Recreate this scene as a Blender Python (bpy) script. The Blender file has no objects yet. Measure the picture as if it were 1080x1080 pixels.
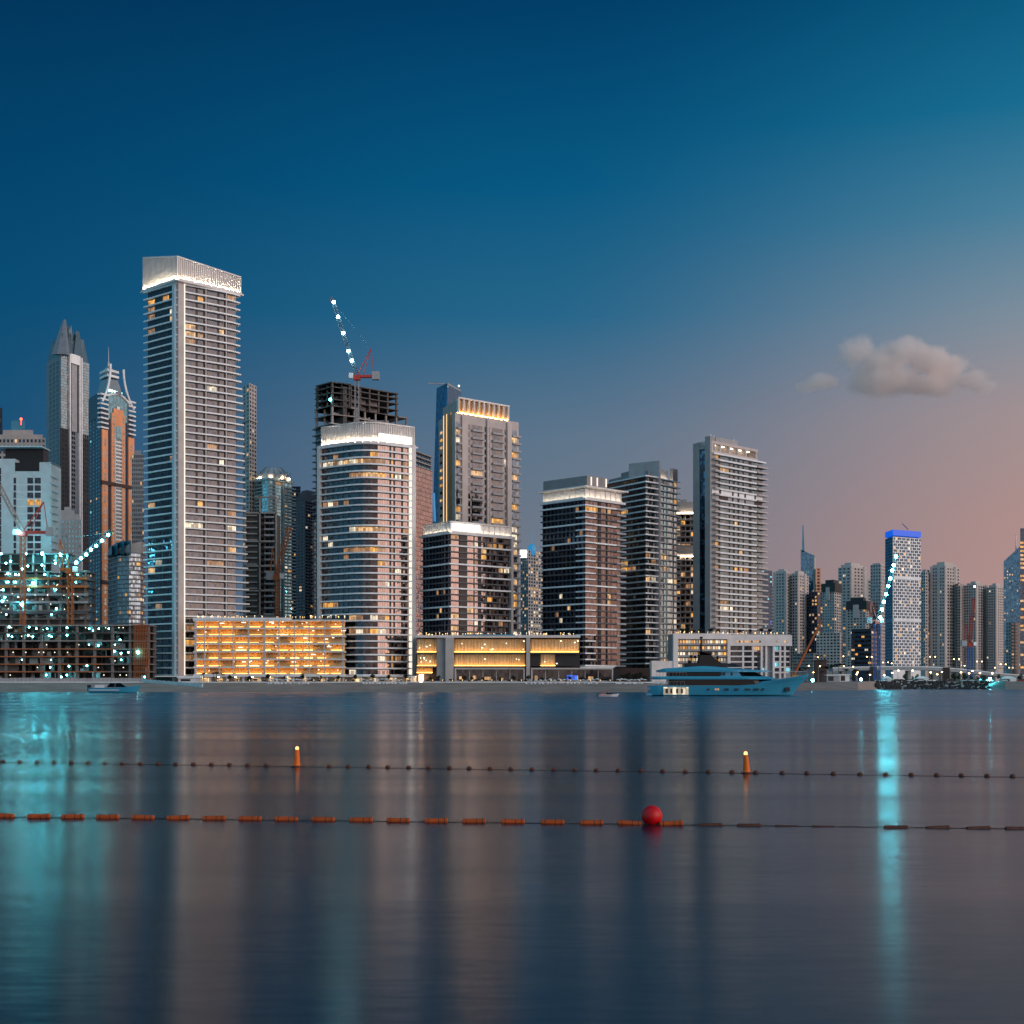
import bpy, math, random
from mathutils import Vector
S = bpy.context.scene
COL = S.collection
F, HZ, CAM = 1500.0, 722.0, 2.8          # focal length in photo pixels, horizon row, eye height (m)
G0 = 3.6                                 # promenade level
R_ = random.Random(7)
def X(px, Y): return (px - 540.0) / F * Y
def Z(py, Y): return CAM + (HZ - py) / F * Y
def P(px, Y): return Vector((X(px, Y), Y))
def lin(r, g, b):
    f = lambda c: (c/255/12.92) if c/255 <= .04045 else ((c/255+.055)/1.055)**2.4
    return (f(r), f(g), f(b))

# ------------------------------------------------------------------ materials
def nt_of(name):
    m = bpy.data.materials.new(name); m.use_nodes = True
    nt = m.node_tree; b = nt.nodes['Principled BSDF']
    return m, nt, b
def N(nt, t, **kw):
    n = nt.nodes.new('ShaderNode'+t)
    for k, v in kw.items():
        if k in ('operation', 'blend_type', 'data_type', 'noise_dimensions', 'feature', 'attribute_name'): setattr(n, k, v)
    return n
def LK(nt, a, b): nt.links.new(a, b)
def math_(nt, op, a, b=None, c=None):
    n = N(nt, 'Math', operation=op)
    for i, v in enumerate((a, b, c)):
        if v is None: continue
        if isinstance(v, (int, float)): n.inputs[i].default_value = v
        else: LK(nt, v, n.inputs[i])
    return n.outputs[0]
def mixc(nt, fac, a, b, bt='MIX'):
    n = N(nt, 'Mix'); n.data_type = 'RGBA'; n.blend_type = bt
    for i, v in ((0, fac), (6, a), (7, b)):
        if isinstance(v, (int, float)): n.inputs[i].default_value = v
        elif isinstance(v, tuple): n.inputs[i].default_value = (*v[:3], 1)
        else: LK(nt, v, n.inputs[i])
    return n.outputs[2]
def paint(name, col, rough=.7, metal=0.0, var=.25, scale=.25, spec=.4):
    m, nt, b = nt_of(name)
    tc = N(nt, 'TexCoord'); no = N(nt, 'TexNoise'); no.inputs['Scale'].default_value = scale
    no.inputs['Detail'].default_value = 5
    LK(nt, tc.outputs['Object'], no.inputs['Vector'])
    oi = N(nt, 'ObjectInfo')
    f = math_(nt, 'MULTIPLY_ADD', no.outputs[0], 2*var, 1-var)
    f = math_(nt, 'MULTIPLY_ADD', oi.outputs['Random'], .08, math_(nt, 'SUBTRACT', f, .04))
    v = N(nt, 'VectorMath', operation='SCALE'); v.inputs[0].default_value = col
    LK(nt, f, v.inputs['Scale']); LK(nt, v.outputs[0], b.inputs['Base Color'])
    b.inputs['Roughness'].default_value = rough; b.inputs['Metallic'].default_value = metal
    b.inputs['Specular IOR Level'].default_value = spec
    return m
def glass(name, tint, curtain=(.35, .3, .26), cf=.25, mull=1.1, rough=.06, frame=(.05, .05, .055), refl=1.0, tilt=.02):
    """coated facade glass: panes of slightly different tilt, some with a drawn curtain behind, thin dark mullions"""
    m, nt, b = nt_of(name)
    uv = N(nt, 'UVMap'); sx = N(nt, 'SeparateXYZ'); LK(nt, uv.outputs[0], sx.inputs[0])
    oi = N(nt, 'ObjectInfo')
    u = math_(nt, 'DIVIDE', sx.outputs[0], mull)
    iu = math_(nt, 'FLOOR', u); fu = math_(nt, 'FRACT', u)
    iv = math_(nt, 'FLOOR', math_(nt, 'DIVIDE', sx.outputs[1], 1.55))
    cx = N(nt, 'CombineXYZ'); LK(nt, iu, cx.inputs[0]); LK(nt, iv, cx.inputs[1])
    LK(nt, math_(nt, 'MULTIPLY', oi.outputs['Random'], 91.7), cx.inputs[2])
    wn = N(nt, 'TexWhiteNoise', noise_dimensions='3D'); LK(nt, cx.outputs[0], wn.inputs['Vector'])
    cur = math_(nt, 'LESS_THAN', wn.outputs['Value'], cf)
    val = math_(nt, 'MULTIPLY_ADD', wn.outputs['Value'], .62, .69)
    v = N(nt, 'VectorMath', operation='SCALE'); v.inputs[0].default_value = tint; LK(nt, val, v.inputs['Scale'])
    col = mixc(nt, cur, v.outputs[0], curtain)
    mu = math_(nt, 'LESS_THAN', fu, .09)
    col = mixc(nt, mu, col, frame)
    LK(nt, col, b.inputs['Base Color'])
    met = math_(nt, 'MULTIPLY', math_(nt, 'SUBTRACT', 1.0, math_(nt, 'MAXIMUM', mu, math_(nt, 'MULTIPLY', cur, .6))), refl)
    LK(nt, met, b.inputs['Metallic'])
    b.inputs['Roughness'].default_value = rough
    ge = N(nt, 'NewGeometry')
    s1 = N(nt, 'VectorMath', operation='SUBTRACT'); LK(nt, wn.outputs['Color'], s1.inputs[0]); s1.inputs[1].default_value = (.5, .5, .5)
    s2 = N(nt, 'VectorMath', operation='SCALE'); LK(nt, s1.outputs[0], s2.inputs[0]); s2.inputs['Scale'].default_value = tilt*2
    s3 = N(nt, 'VectorMath', operation='ADD'); LK(nt, s2.outputs[0], s3.inputs[0]); LK(nt, ge.outputs['Normal'], s3.inputs[1])
    s4 = N(nt, 'VectorMath', operation='NORMALIZE'); LK(nt, s3.outputs[0], s4.inputs[0]); LK(nt, s4.outputs[0], b.inputs['Normal'])
    return m
def lit(name, col, strength, mull=1.1, sample=False):
    """a lit room behind glass: panes differ, some half curtained"""
    m, nt, b = nt_of(name)
    uv = N(nt, 'UVMap'); sx = N(nt, 'SeparateXYZ'); LK(nt, uv.outputs[0], sx.inputs[0])
    oi = N(nt, 'ObjectInfo')
    u = math_(nt, 'DIVIDE', sx.outputs[0], mull)
    cx = N(nt, 'CombineXYZ'); LK(nt, math_(nt, 'FLOOR', u), cx.inputs[0])
    LK(nt, math_(nt, 'MULTIPLY', oi.outputs['Random'], 77.7), cx.inputs[1])
    LK(nt, math_(nt, 'FLOOR', math_(nt, 'DIVIDE', sx.outputs[1], 1.55)), cx.inputs[2])
    wn = N(nt, 'TexWhiteNoise', noise_dimensions='3D'); LK(nt, cx.outputs[0], wn.inputs['Vector'])
    mu = math_(nt, 'GREATER_THAN', math_(nt, 'FRACT', u), .1)
    st = math_(nt, 'MULTIPLY', math_(nt, 'MULTIPLY_ADD', wn.outputs['Value'], strength*1.1, strength*.35), mu)
    b.inputs['Base Color'].default_value = (.05, .04, .03, 1)
    b.inputs['Roughness'].default_value = .3
    b.inputs['Emission Color'].default_value = (*col, 1)
    LK(nt, st, b.inputs['Emission Strength'])
    if not sample: m.cycles.emission_sampling = 'NONE'
    return m
def lamp(name, col, strength, sample=True):
    m, nt, b = nt_of(name)
    b.inputs['Base Color'].default_value = (.05, .05, .05, 1)
    b.inputs['Emission Color'].default_value = (*col, 1)
    b.inputs['Emission Strength'].default_value = strength
    if not sample: m.cycles.emission_sampling = 'NONE'
    return m

M = {}
M['white'] = paint('white_render', (.70, .69, .68), .6)
M['slab'] = paint('slab_white', (.80, .84, .86), .5)
M['fartower'] = paint('far_tower_stone', (.50, .465, .445), .75)
M['slabgrey'] = paint('slab_grey', (.33, .34, .36), .55)
M['slabdark'] = paint('slab_dark', (.10, .105, .12), .55)
M['slab_bluelit'] = paint('white_render_blue_lit', (.45, .60, .66), .5)  # white pillar paint with the blue light on its left side mixed in
M['pink'] = paint('pinkish_stone', (.50, .46, .44), .7)
M['beige'] = paint('beige_stone', (.42, .39, .37), .75)
M['beige2'] = paint('grey_beige_stone', (.31, .31, .315), .75)
M['grey'] = paint('grey_render', (.24, .24, .25), .7)
M['dark'] = paint('dark_cladding', (.025, .027, .032), .5)
M['brown'] = paint('brown_cladding', (.07, .045, .04), .7)
M['navy'] = paint('navy_cladding', (.02, .045, .085), .4)
M['conc'] = paint('raw_concrete', (.34, .315, .30), .85, var=.4)
M['jibdark'] = paint('dark_jib_steel', (.03, .03, .032), .7)
M['jibgrey'] = paint('grey_jib_steel', (.07, .07, .075), .7)
M['bladeteal'] = paint('crown_blade_metal', (.10, .16, .20), .4, .3)
M['concdark'] = paint('raw_concrete_dark', (.11, .102, .10), .9, var=.4)
M['concsite'] = paint('raw_concrete_site', (.17, .155, .15), .9, var=.5)
M['greyshade'] = paint('shaded_grey_cladding', (.17, .20, .235), .5)  # grey wall made darker and bluer: the tower's shadow is in the colour
M['orange_stone'] = paint('orange_stone', (.85, .36, .17), .75)
M['steel'] = paint('steel', (.35, .36, .38), .4, .6)
M['red'] = paint('red_steel', (.42, .04, .03), .5)
M['rust'] = paint('rust_orange_steel', (.45, .13, .035), .55)
M['yellow'] = paint('crane_yellow', (.5, .3, .05), .5)
M['blue'] = paint('blue_steel', (.03, .12, .40), .5)
M['teal'] = paint('teal_roof', (.06, .26, .38), .4)
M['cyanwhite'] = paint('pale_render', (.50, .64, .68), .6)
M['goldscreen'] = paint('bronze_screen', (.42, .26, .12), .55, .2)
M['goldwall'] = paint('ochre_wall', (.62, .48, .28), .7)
M['foliage'] = paint('foliage', (.035, .06, .03), .8, var=.5, scale=2.5)
M['foliage2'] = paint('foliage_dark', (.014, .022, .013), .8, var=.5, scale=2.5)
M['bark'] = paint('bark', (.09, .065, .045), .9)
M['rock'] = paint('rock', (.035, .036, .04), .9, var=.5, scale=.8)
M['black'] = paint('black_paint', (.012, .012, .014), .4)
M['rubber'] = paint('rubber', (.015, .015, .015), .8)
M['rope'] = paint('wet_rope', (.05, .035, .025), .9)
M['float'] = paint('orange_plastic', (.42, .07, .005), .5, var=.3, scale=6)
M['floatdark'] = paint('weathered_float', (.10, .03, .015), .6, var=.5, scale=8)
M['buoy'] = paint('orange_buoy', (.88, .16, .006), .55, var=.2, scale=4)
M['ball'] = paint('red_buoy_vinyl', (.62, .003, .008), .45, var=.2, scale=3)
M['hull'] = paint('cyan_lit_gelcoat', (.045, .30, .46), .18, var=.06)  # white paint with the cyan dusk light mixed into its colour
M['gel'] = paint('white_gelcoat', (.75, .76, .78), .25, var=.06)
M['canvas'] = paint('white_canvas', (.7, .7, .7), .8)
M['hoard'] = paint('hoarding_panel', (.36, .36, .37), .7, var=.3)
M['g_blue'] = glass('glass_blue', (.15, .19, .225), curtain=(.2, .19, .18))
M['g_pale'] = glass('glass_pale', (.054, .056, .064), cf=.33, curtain=(.09, .077, .074))
M['g_pinkglow'] = glass('glass_afterglow_pink', (.17, .128, .118), cf=.4, curtain=(.30, .22, .195))  # pink afterglow reflected on right-facing panes is put into the tint
M['g_coolpale'] = glass('glass_cool_pale', (.34, .46, .50), cf=.3, curtain=(.36, .37, .36))
M['podiumlit'] = paint('lit_podium_stone', (.80, .74, .71), .6)  # glow of nearby lights is put into this brighter white
M['g_cool'] = glass('glass_cool', (.17, .24, .27), cf=.3, curtain=(.20, .21, .21))
M['g_rose'] = glass('glass_rose', (.52, .38, .34), cf=.1, curtain=(.4, .3, .27))
M['g_shop'] = glass('glass_shop', (.05, .06, .07), cf=.05, curtain=(.05, .04, .04), tilt=.004)
M['g_dark'] = glass('glass_dark', (.055, .07, .09), cf=.10, curtain=(.03, .03, .033))
M['g_navy'] = glass('glass_navy', (.014, .024, .042), cf=.06, curtain=(.015, .015, .018))
M['g_bluetower'] = glass('glass_blue_tower', (.05, .16, .30), cf=.04, curtain=(.04, .08, .12))
M['g_mid'] = glass('glass_mid', (.17, .175, .18), cf=.35, curtain=(.16, .15, .145))
M['g_teal'] = glass('glass_teal', (.22, .42, .48), cf=.12, curtain=(.2, .3, .3))
M['g_far'] = glass('glass_far', (.05, .065, .085), cf=.12, curtain=(.08, .08, .085), mull=3.1)
M['g_yacht'] = glass('glass_yacht', (.015, .02, .025), cf=0, mull=2.4, tilt=.004)
M['l_warm'] = lit('lit_warm', (1, .58, .26), .75)
M['l_gold'] = lit('lit_gold', (1, .46, .09), .85)
M['l_white'] = lit('lit_white', (1, .84, .62), .9)
M['l_dim'] = lit('lit_dim', (1, .5, .22), .35)
M['l_cyan'] = lit('lit_cyan', (.25, .85, 1), .9)
M['l_blue'] = lit('lit_blue', (.03, .15, 1), 1.2)
M['l_shop'] = lit('lit_shop', (1, .62, .3), 1.0, mull=2.5)
M['led'] = lamp('led_warm_white', (1, .80, .58), 16)
M['ledcrown'] = lamp('crown_led', (1, .78, .54), 170)
M['ledsoft'] = lamp('led_soft', (1, .84, .70), 1.2, False)
M['uplight'] = lamp('uplight', (1, .76, .48), 22)
M['goldled'] = lamp('gold_led', (1, .43, .06), 11.0)
M['parklamp'] = lamp('car_park_lamp', (1, .40, .065), 17.0)
M['parklampdim'] = lamp('car_park_lamp_dim', (1, .40, .07), 8.0)
M['parklampbright'] = lamp('car_park_lamp_bright', (1, .48, .12), 26.0)
M['crowngold'] = lamp('crown_gold_led', (1, .46, .10), 60)
M['ceilglow'] = lamp('soffit_lamp', (1, .80, .60), 4)
M['tinted'] = paint('tinted_glazing', (.003, .003, .004), .07, spec=.3)
M['sign'] = lamp('sign_white', (1, .97, .92), 1.6)
M['bluesign'] = lamp('blue_band', (.0, .13, .95), .72)
M['cyanled'] = lamp('cyan_led', (.02, .42, .9), .5, False)
M['flood'] = lamp('floodlight', (.06, .62, .76), 380)
M['floodsmall'] = lamp('floodlight_small', (.14, .70, .80), 72)
M['boomlamp'] = lamp('boom_lamp', (.10, .70, .84), 118)
M['boomlampdim'] = lamp('boom_lamp_dim', (.4, .88, 1.0), 60)
M['street'] = lamp('street_lamp_glow', (1, .58, .22), 22)
M['spot'] = lamp('small_warm_lamp', (1, .62, .25), 3, False)
M['whitespot'] = lamp('small_white_lamp', (1, .86, .62), 2.5, False)
M['beacon'] = lamp('red_beacon', (1, .06, .02), 8, False)
M['buoylamp'] = lamp('amber_lamp', (1, .45, .12), 4)

# ------------------------------------------------------------------ mesh building
WL = {}
def tag(o, label=None, cat=None, group=None, kind=None):
    if label: o['label'] = label
    if cat: o['category'] = cat
    if group: o['group'] = group
    if kind: o['kind'] = kind
    return o
def empty(name, loc, label, cat, group=None):
    o = bpy.data.objects.new(name, None); COL.objects.link(o); o.location = loc
    o.empty_display_size = .5
    WL[o] = Vector(loc)
    return tag(o, label, cat, group)
def inst(name, me, parent, o):
    ob = bpy.data.objects.new(name, me); COL.objects.link(ob)
    o = Vector(o); WL[ob] = o
    if parent: ob.parent = parent; ob.location = o - WL[parent]
    else: ob.location = o
    return ob
class MB:
    def __init__(s): s.v = []; s.f = []; s.uv = []; s.m = []
    def face(s, pts, uv=None, m=0):
        i = len(s.v); s.v += [tuple(p) for p in pts]; s.f.append(tuple(range(i, i+len(pts))))
        s.uv += (uv if uv else [(p[0], p[2]) for p in pts]); s.m.append(m)
    def obox(s, fc, u0, u1, d0, d1, z0, z1, m=0, z0b=None, z1b=None):
        """box in a facade's frame: u along, d outward, z up; z0b/z1b let the far end slope"""
        O, U, Nn = fc[0], fc[1], fc[2]
        z0b = z0 if z0b is None else z0b; z1b = z1 if z1b is None else z1b
        def p(u, d, z): q = O + U*u + Nn*d; return (q.x, q.y, z)
        a = [p(u0, d1, z0), p(u1, d1, z0b), p(u1, d1, z1b), p(u0, d1, z1)]
        b = [p(u0, d0, z0), p(u1, d0, z0b), p(u1, d0, z1b), p(u0, d0, z1)]
        w, h = u1-u0, z1-z0
        uvf = [(s.uo, s.vo), (s.uo+w, s.vo), (s.uo+w, s.vo+h), (s.uo, s.vo+h)] if hasattr(s, 'uo') else [(0.11, 0), (w+.11, 0), (w+.11, h), (.11, h)]
        s.face(a, uvf, m)
        s.face([b[1], b[0], b[3], b[2]], uvf, m)
        s.face([a[1], b[1], b[2], a[2]], [(.3, 0), (.4, 0), (.4, h), (.3, h)], m)
        s.face([b[0], a[0], a[3], b[3]], [(.3, 0), (.4, 0), (.4, h), (.3, h)], m)
        s.face([a[3], a[2], b[2], b[3]], None, m)
        s.face([b[0], b[1], a[1], a[0]], None, m)
    def box(s, x0, y0, z0, x1, y1, z1, m=0):
        s.obox((Vector((x0, y0)), Vector((1, 0)), Vector((0, -1))), 0, x1-x0, -(y1-y0), 0, z0, z1, m)
    def prism(s, poly, z0, z1, m=0, ztop=None, poly2=None):
        n = len(poly); pt = poly2 or poly; acc = 0
        zt = ztop or [z1]*n
        for i in range(n):
            a, b = poly[i], poly[(i+1) % n]; c, d = pt[(i+1) % n], pt[i]
            L = (b-a).length
            s.face([(a.x, a.y, z0), (b.x, b.y, z0), (c.x, c.y, zt[(i+1) % n]), (d.x, d.y, zt[i])],
                   [(acc, 0), (acc+L, 0), (acc+L, z1-z0), (acc, z1-z0)], m); acc += L
        s.face([(p.x, p.y, zt[i]) for i, p in enumerate(pt)], None, m)
        s.face([(p.x, p.y, z0) for p in reversed(poly)], None, m)
    def tube(s, p, q, r, n=6, r2=None, m=0):
        p, q = Vector(p), Vector(q); d = (q-p)
        if d.length < 1e-6: return
        d.normalize(); a = d.orthogonal().normalized(); b = d.cross(a); r2 = r if r2 is None else r2
        A = [p + (a*math.cos(t)+b*math.sin(t))*r for t in [2*math.pi*i/n for i in range(n)]]
        B = [q + (a*math.cos(t)+b*math.sin(t))*r2 for t in [2*math.pi*i/n for i in range(n)]]
        for i in range(n): s.face([A[i], A[(i+1) % n], B[(i+1) % n], B[i]], None, m)
        s.face(list(reversed(A)), None, m); s.face(B, None, m)
    def lathe(s, c, prof, n=14, m=0, axis=None):
        """profile of (radius, height) round a vertical axis at c"""
        c = Vector(c); i0 = len(s.v); k = len(prof)
        for r, h in prof:
            for j in range(n):
                t = 2*math.pi*j/n
                v = Vector((r*math.cos(t), r*math.sin(t), h))
                if axis == 'X': v = Vector((h, r*math.cos(t), r*math.sin(t)))
                s.v.append(tuple(c+v))
        for a in range(k-1):
            for j in range(n):
                j2 = (j+1) % n
                s.f.append((i0+a*n+j, i0+a*n+j2, i0+(a+1)*n+j2, i0+(a+1)*n+j)); s.uv += [(0, 0)]*4; s.m.append(m)
        s.f.append(tuple(i0+j for j in reversed(range(n)))); s.uv += [(0, 0)]*n; s.m.append(m)
        s.f.append(tuple(i0+(k-1)*n+j for j in range(n))); s.uv += [(0, 0)]*n; s.m.append(m)
    def ball(s, c, r, n=10, k=6, m=0, sz=1.0):
        s.lathe(c, [(max(1e-3, r*math.sin(math.pi*i/k)), -r*sz*math.cos(math.pi*i/k)) for i in range(k+1)], n, m)
    def mesh(s, name, mats, o=(0, 0, 0), smooth=False):
        me = bpy.data.meshes.new(name); ox, oy, oz = o
        me.from_pydata([(x-ox, y-oy, z-oz) for x, y, z in s.v], [], s.f)
        ul = me.uv_layers.new(name='UVMap')
        ul.data.foreach_set('uv', [c for p in s.uv for c in p])
        if not isinstance(mats, (list, tuple)): mats = [mats]
        for q in mats: me.materials.append(M[q] if isinstance(q, str) else q)
        if len(mats) > 1: me.polygons.foreach_set('material_index', s.m)
        if smooth: me.polygons.foreach_set('use_smooth', [True]*len(s.f))
        me.update(); return me
    def build(s, name, mats, parent=None, o=None, smooth=False):
        if o is None:
            if parent: o = WL[parent]
            else:
                xs = [p[0] for p in s.v]; ys = [p[1] for p in s.v]; zs = [p[2] for p in s.v]
                o = ((min(xs)+max(xs))/2, (min(ys)+max(ys))/2, min(zs))
        return inst(name, s.mesh(name, mats, o, smooth), parent, o)
def fc(a, b):
    d = b-a; L = d.length; U = d/L
    return (a.copy(), U, Vector((U.y, -U.x)), L)
def faces_of(vis): return [fc(vis[i], vis[i+1]) for i in range(len(vis)-1)]
def close(vis, depth=None, radial=False):
    if len(vis) == 2 or depth:
        f = fc(vis[0], vis[-1]); D = depth or 18
        if radial: return list(vis) + [v*(1+D/v.length) for v in (vis[-1], vis[0])]
        return list(vis) + [vis[-1]-f[2]*D, vis[0]-f[2]*D]
    mid = vis[len(vis)//2]
    return list(vis) + [vis[0]+vis[-1]-mid]
def offset(poly, d):
    n = len(poly); out = []
    for i in range(n):
        a, b, c = poly[i-1], poly[i], poly[(i+1) % n]
        u1 = (b-a).normalized(); u2 = (c-b).normalized()
        n1 = Vector((u1.y, -u1.x)); n2 = Vector((u2.y, -u2.x)); m = n1+n2
        k = m.length_squared
        out.append(b + m*(2*d/k if k > .3 else d))
    return out
def rounded(L, C, R, r, n=6):
    a = C+(L-C).normalized()*r; b = C+(R-C).normalized()*r
    return [L] + [a*(1-t)**2 + C*2*t*(1-t) + b*t*t for t in [i/n for i in range(n+1)]] + [R]

class Bld:
    def __init__(s, name, label, cat, base=None, group=None, z=None):
        if base is None: cat, base = name.replace('_', ' '), cat
        s.e = empty(name, (base.x, base.y, G0 if z is None else z), label, cat, group)
        s.w = {}
    def prism(s, name, poly, z0, z1, mat, **k):
        b = MB(); b.prism(poly, z0, z1, **k); return b.build(name, mat, s.e)
    def box(s, name, f, u0, u1, d0, d1, z0, z1, mat, **k):
        b = MB(); b.obox(f, u0, u1, d0, d1, z0, z1, **k); return b.build(name, mat, s.e)
    def slabs(s, name, poly, zs, th, mat, zoff=0):
        b = MB(); b.prism(poly, -th/2, th/2); c = s.e.location
        me = b.mesh(name, mat, (c.x, c.y, 0))
        for z in zs: inst(name, me, s.e, (c.x, c.y, z+zoff))
    def win(s, f, u0, u1, z0, z1, mat, d=.06, t=.3, part='window', pri=0):
        s.w.setdefault(part, []).append((pri, (u1-u0)*(z1-z0), f, u0, u1, z0, z1, mat, d, t))
    def finish(s, cap=100):
        for part, L in s.w.items():
            L.sort(key=lambda q: (-q[0], -q[1]))
            cache = {}
            for pri, ar, f, u0, u1, z0, z1, mat, d, t in L[:cap]:
                k = (id(f), round(u1-u0, 2), round(z1-z0, 2), mat, d, t)
                if k not in cache:
                    b = MB(); w, h = u1-u0, z1-z0
                    b.obox((Vector((0, 0)), f[1], f[2]), -w/2, w/2, d-t, d, -h/2, h/2)
                    cache[k] = b.mesh(part, mat)
                q = f[0]+f[1]*((u0+u1)/2)
                inst(part, cache[k], s.e, (q.x, q.y, (z0+z1)/2))
            if len(L) > cap:
                b = MB(); mats = []
                for pri, ar, f, u0, u1, z0, z1, mat, d, t in L[cap:]:
                    if mat not in mats: mats.append(mat)
                    b.uo, b.vo = round(u0*7.3)*1.1+.11, round(z0*3.1)*1.55
                    b.obox(f, u0, u1, d-t, d, z0, z1, mats.index(mat))
                o = b.build(part+'_grid', mats, s.e); o['kind'] = 'stuff'
def pick(rg, base, p, pal=('l_warm', 'l_warm', 'l_gold', 'l_white')):
    return rg.choice(pal) if rg.random() < p else base

def tower(name, label, vis, ztop, zb, n, bays, glasses, wall='dark', slab=('slab', .9, 1.5), heavy=None, lit_p=.08,
          cat='tower', group=None, seed=1, wh=.86, z0=None, depth=None, core_top=0, win_d=.06, pal=('l_warm', 'l_dim', 'l_gold', 'l_white', 'l_dim'), slab_poly=None, rows=None, cluster=True):
    """a glazed tower with a floor slab standing proud at every storey"""
    rg = random.Random(seed)
    B = Bld(name, label, cat, vis[len(vis)//2], group)
    poly = close(vis, depth); B.poly = poly; B.vis = vis; B.f = faces_of(vis)
    B.prism('wall', poly, z0 if z0 is not None else G0-.5, ztop+core_top, wall)
    h = (ztop-zb)/n; B.h = h; zs = [zb+h*i for i in range(n+1)]
    mat, th, ov = slab
    if heavy:
        hv = [z for i, z in enumerate(zs) if i in heavy]; lt = [z for i, z in enumerate(zs) if i not in heavy]
        B.slabs('floor_slab', offset(poly, heavy[min(heavy)] if isinstance(heavy, dict) else ov), hv, th, mat)
        B.slabs('floor_slab', offset(poly, ov*.8), lt, th*.8, 'slabdark')
    elif mat: B.slabs('balcony_slab', slab_poly or offset(poly, ov), zs, th, mat)
    for i in range(n):
        fl = rg.random() < .18
        for k, f in enumerate(B.f):
            by = bays[k](i, n) if callable(bays[k]) else bays[k]
            lp = lit_p[k] if isinstance(lit_p, (list, tuple)) else lit_p
            if callable(lp): lp = lp(i)
            for (a, c) in by:
                p = lp*(2.6 if fl else .55) if cluster else lp
                g = pick(rg, glasses[k], p, pal)
                zz = zb+h*i
                B.win(f, a*f[3], c*f[3], zz+th*.45, zz+th*.45+(h-th)*wh+.05, g, win_d, .3, 'window', 1 if g[:2] == 'l_' else 0)
    return B
def segs(n, a=0.0, b=1.0, gap=.12):
    w = (b-a)/n
    return [(a+w*(i+gap/2), a+w*(i+1-gap/2)) for i in range(n)]

def block(label, vis, top, base, wall, cols, floors, gl='g_far', win=(.55, .55), lit_p=.03, name='apartment_tower', cat='tower',
          group=None, seed=1, depth=None, caps=(), ribs=(), bands=(), pal=('l_warm', 'l_warm', 'l_gold', 'l_white'), ref=None, fin=True, ribmat=None, zb=None, proud=.05):
    """a solid-walled block with punched windows; top/base are photo rows at the reference depth"""
    rg = random.Random(seed); Y = ref or min(v.y for v in vis)
    zt = Z(top, Y); z0 = zb if zb is not None else Z(base, Y)
    B = Bld(name, label, cat, vis[len(vis)//2], group)
    poly = close(vis, depth, True); B.poly = poly; B.f = faces_of(vis); B.zt = zt; B.z0 = z0
    B.prism('wall', poly, G0-.5, zt, wall)
    h = (zt-z0)/floors; B.h = h
    for k, f in enumerate(B.f):
        c = cols[k]
        if not c: continue
        w = f[3]/c
        for i in range(floors):
            for j in range(c):
                if any((j % q) == 0 for q, kk in ribs if kk == k): continue
                g = pick(rg, gl, lit_p, pal)
                B.win(f, w*(j+.5-win[0]/2), w*(j+.5+win[0]/2), z0+h*(i+.5-win[1]/2), z0+h*(i+.5+win[1]/2), g, proud, .2, 'window', 1 if g[:2] == 'l_' else 0)
        for q, kk in ribs:
            if kk == k:
                for j in range(0, c, q): B.box('pilaster', f, w*j+w*.1, w*j+w*.9, -.2, .7, z0-1, zt+1.2, ribmat or wall)
    for r in bands:
        z = z0+h*r; B.slabs('string_course', offset(poly, .5), [z], h*.35, wall)
    zc = zt; pc = poly; cen = sum(poly, Vector((0, 0)))/len(poly)
    for c in caps:
        fr, hp, m = c[0], c[1], c[2]
        pc = [cen+(p-cen)*fr for p in poly]
        zn = zc+hp/F*Y
        B.prism(c[3] if len(c) > 3 else 'penthouse', pc, zc-.3, zn, m or wall); zc = zn
    B.zc = zc; B.cen = cen
    if fin: B.finish()
    return B

# ------------------------------------------------------------------ world, sun, camera
sun_az = Vector((.86, -.51)).normalized()
W = bpy.data.worlds.new('World'); S.world = W; W.use_nodes = True
nt = W.node_tree; bg = nt.nodes['Background']
tc = N(nt, 'TexCoord'); nz = N(nt, 'VectorMath', operation='NORMALIZE'); LK(nt, tc.outputs['Generated'], nz.inputs[0])
sp = N(nt, 'SeparateXYZ'); LK(nt, nz.outputs[0], sp.inputs[0])
fl = N(nt, 'CombineXYZ'); LK(nt, sp.outputs[0], fl.inputs[0]); LK(nt, sp.outputs[1], fl.inputs[1])
fn = N(nt, 'VectorMath', operation='NORMALIZE'); LK(nt, fl.outputs[0], fn.inputs[0])
dt = N(nt, 'VectorMath', operation='DOT_PRODUCT'); LK(nt, fn.outputs[0], dt.inputs[0]); dt.inputs[1].default_value = (sun_az.x, sun_az.y, 0)
def ramp(stops):
    r = N(nt, 'ValToRGB'); cr = r.color_ramp
    while len(cr.elements) < len(stops): cr.elements.new(.5)
    for e, (p, c) in zip(cr.elements, stops): e.position = p; e.color = (*c, 1)
    LK(nt, math_(nt, 'MULTIPLY', sp.outputs[2], 2.0), r.inputs[0])
    return r.outputs[0]
def smooth(a, b):
    n = N(nt, 'MapRange'); n.interpolation_type = 'SMOOTHSTEP'
    n.inputs['From Min'].default_value = a; n.inputs['From Max'].default_value = b
    LK(nt, dt.outputs['Value'], n.inputs['Value']); return n.outputs[0]
SKY_L = [(0, lin(40, 88, 122)), (.2, lin(10, 80, 120)), (.35, lin(2, 76, 116)), (.52, lin(0, 72, 113)), (.70, lin(0, 62, 102)), (.86, lin(0, 50, 88)), (1, lin(0, 42, 78))]
SKY_M = [(0, lin(134, 127, 133)), (.18, lin(114, 121, 134)), (.34, lin(94, 117, 139)), (.50, lin(38, 102, 138)), (.66, lin(5, 88, 130)), (.86, lin(0, 62, 104)), (1, lin(0, 48, 88))]
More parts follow.
